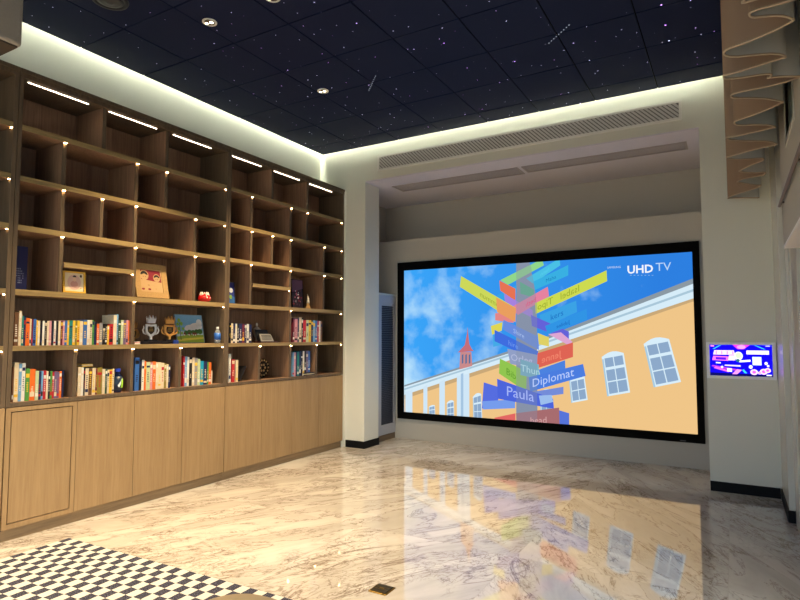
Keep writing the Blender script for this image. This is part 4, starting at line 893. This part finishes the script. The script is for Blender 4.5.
# ------------------------------------------------------------------ rug
def rugmat():
    m = bpy.data.materials.new('checked wool'); m.use_nodes = True; N = m.node_tree.nodes; L = m.node_tree.links; b = N['Principled BSDF']; b.inputs['Roughness'].default_value = .95; b.inputs['Specular IOR Level'].default_value = .1
    tc = N.new('ShaderNodeTexCoord'); mp = N.new('ShaderNodeMapping'); mp.inputs['Scale'].default_value = (1/.0635, 1/.082, 1); mp.inputs['Location'].default_value = (.02, .02, .5); L.new(tc.outputs['Object'], mp.inputs[0])
    n0 = N.new('ShaderNodeTexNoise'); n0.inputs['Scale'].default_value = 30; L.new(tc.outputs['Object'], n0.inputs['Vector'])
    ad = N.new('ShaderNodeVectorMath'); ad.operation = 'MULTIPLY_ADD'; L.new(n0.outputs['Color'], ad.inputs[0]); ad.inputs[1].default_value = (.12, .12, 0); L.new(mp.outputs[0], ad.inputs[2])
    ch = N.new('ShaderNodeTexChecker'); ch.inputs['Scale'].default_value = 1; L.new(ad.outputs[0], ch.inputs['Vector'])
    n = N.new('ShaderNodeTexNoise'); n.inputs['Scale'].default_value = 160; L.new(tc.outputs['Object'], n.inputs['Vector'])
    dk = N.new('ShaderNodeValToRGB'); dk.color_ramp.elements[0].color = (*hexc('20222f'), 1); dk.color_ramp.elements[1].color = (*hexc('6d6e80'), 1); dk.color_ramp.elements[0].position = .42; dk.color_ramp.elements[1].position = .75; L.new(n.outputs[0], dk.inputs[0])
    mx = N.new('ShaderNodeMix'); mx.data_type = 'RGBA'; L.new(ch.outputs['Fac'], mx.inputs[0]); mx.inputs[6].default_value = (*hexc('d0cdc6'), 1); L.new(dk.outputs[0], mx.inputs[7]); L.new(mx.outputs[2], b.inputs['Base Color'])
    bp = N.new('ShaderNodeBump'); bp.inputs['Strength'].default_value = .4; bp.inputs['Distance'].default_value = .004; L.new(n.outputs[0], bp.inputs['Height']); L.new(bp.outputs[0], b.inputs['Normal'])
    return m
mb = MB(); mb.box(0, -2.2, 0, 3.0, 0, .012)
rug = mb.build('rug', rugmat(), bevel=.005); rug.location = (-4.285, 2.512, .0015); rug.rotation_euler = (0, 0, math.radians(2.0))
tag(rug, 'flat woven rug in dark grey and cream checks on marble floor', 'rug')
# brass floor socket
fs = thing('floor_socket', 'small square brass floor socket box set in the marble', 'socket', (-1.845, 2.962, 0))
box(-1.905, 2.905, 0, -1.785, 3.02, .006).build('brass_rim', BRASS, fs, bevel=.002)
lidd = box(-1.897, 2.913, .006, -1.793, 3.012, .010).build('lid', BRONZE, fs, bevel=.001)
MB().box(-1.86, 2.958, .010, -1.83, 2.968, .012).box(-1.89, 2.95, .010, -1.80, 2.9515, .0108).box(-1.89, 2.975, .010, -1.80, 2.9765, .0108).build('latch', BRASS, lidd)
# rounded seat at the bottom edge
c = atz(.425, 232, 591); hd = Vector((c.x, c.y, 0)).normalized()
ot = thing('ottoman', 'rounded grey brown padded seat showing at the bottom edge, on the rug', 'stool', (c.x-hd.x*.2, c.y-hd.y*.2, .014))
mb = MB(); cx, cy = ot.location.x, ot.location.y
prof = [(.10, .20), (.22, .20), (.25, .24), (.255, .33), (.235, .39), (.18, .42), (.09, .43), (.002, .432)]
mb.lathe((cx, cy, 0), prof, 40).build('cushion', mat('taupe upholstery', '8d8069', .75, bump=.3, bscale=200), ot, smooth=True)
MB().lathe((cx, cy, 0), [(.2, .17), (.2, .205)], 32).build('seat_frame', DARKM, ot)
for k in range(4):
    a = math.pi/4+k*math.pi/2; MB().tube([(cx+.15*math.cos(a), cy+.15*math.sin(a), .175), (cx+.19*math.cos(a), cy+.19*math.sin(a), .0162)], [.016, .011], 10).build('leg', DARKM, ot)
# ------------------------------------------------------------------ lights
def spot(x, y, e, col, ang=95, blend=.6, z=4.06, r=.07, tgt=None):
    l = bpy.data.lights.new('downlight_beam', 'SPOT'); l.energy = e; l.color = col; l.spot_size = math.radians(ang); l.spot_blend = blend; l.shadow_soft_size = r
    o = bpy.data.objects.new('downlight_beam', l); C.objects.link(o); o.location = (x, y, z)
    if tgt: o.rotation_euler = (Vector(tgt)-Vector((x, y, z))).to_track_quat('-Z', 'Y').to_euler()
WARM = (1, .74, .42)
for x_, y_ in ((-3.67, 3.167), (-3.68, 4.698), (-3.2, .9), (-3.67, -.6)): spot(x_, y_, 270, WARM, 84)
spot(-2.98, 3.17, 70, WARM); spot(-2.4, 1.2, 70, (1, .8, .55)); spot(-1.0, 1.2, 50, (1, .85, .65))  # last two: unseen spots without a fitting, added to lift the ambient light
# daylight
w = bpy.data.worlds.new('sky'); SC.world = w; w.use_nodes = True; bg = w.node_tree.nodes['Background']
sk = w.node_tree.nodes.new('ShaderNodeTexSky'); sk.sky_type = 'HOSEK_WILKIE'; sk.sun_direction = (.5, -.6, .6); sk.turbidity = 4
w.node_tree.links.new(sk.outputs[0], bg.inputs[0]); bg.inputs[1].default_value = 8
SC.view_settings.view_transform = 'Standard'; SC.view_settings.look = 'None'; SC.view_settings.gamma = 1; SC.view_settings.exposure = .9
SC.view_settings.use_curve_mapping = False
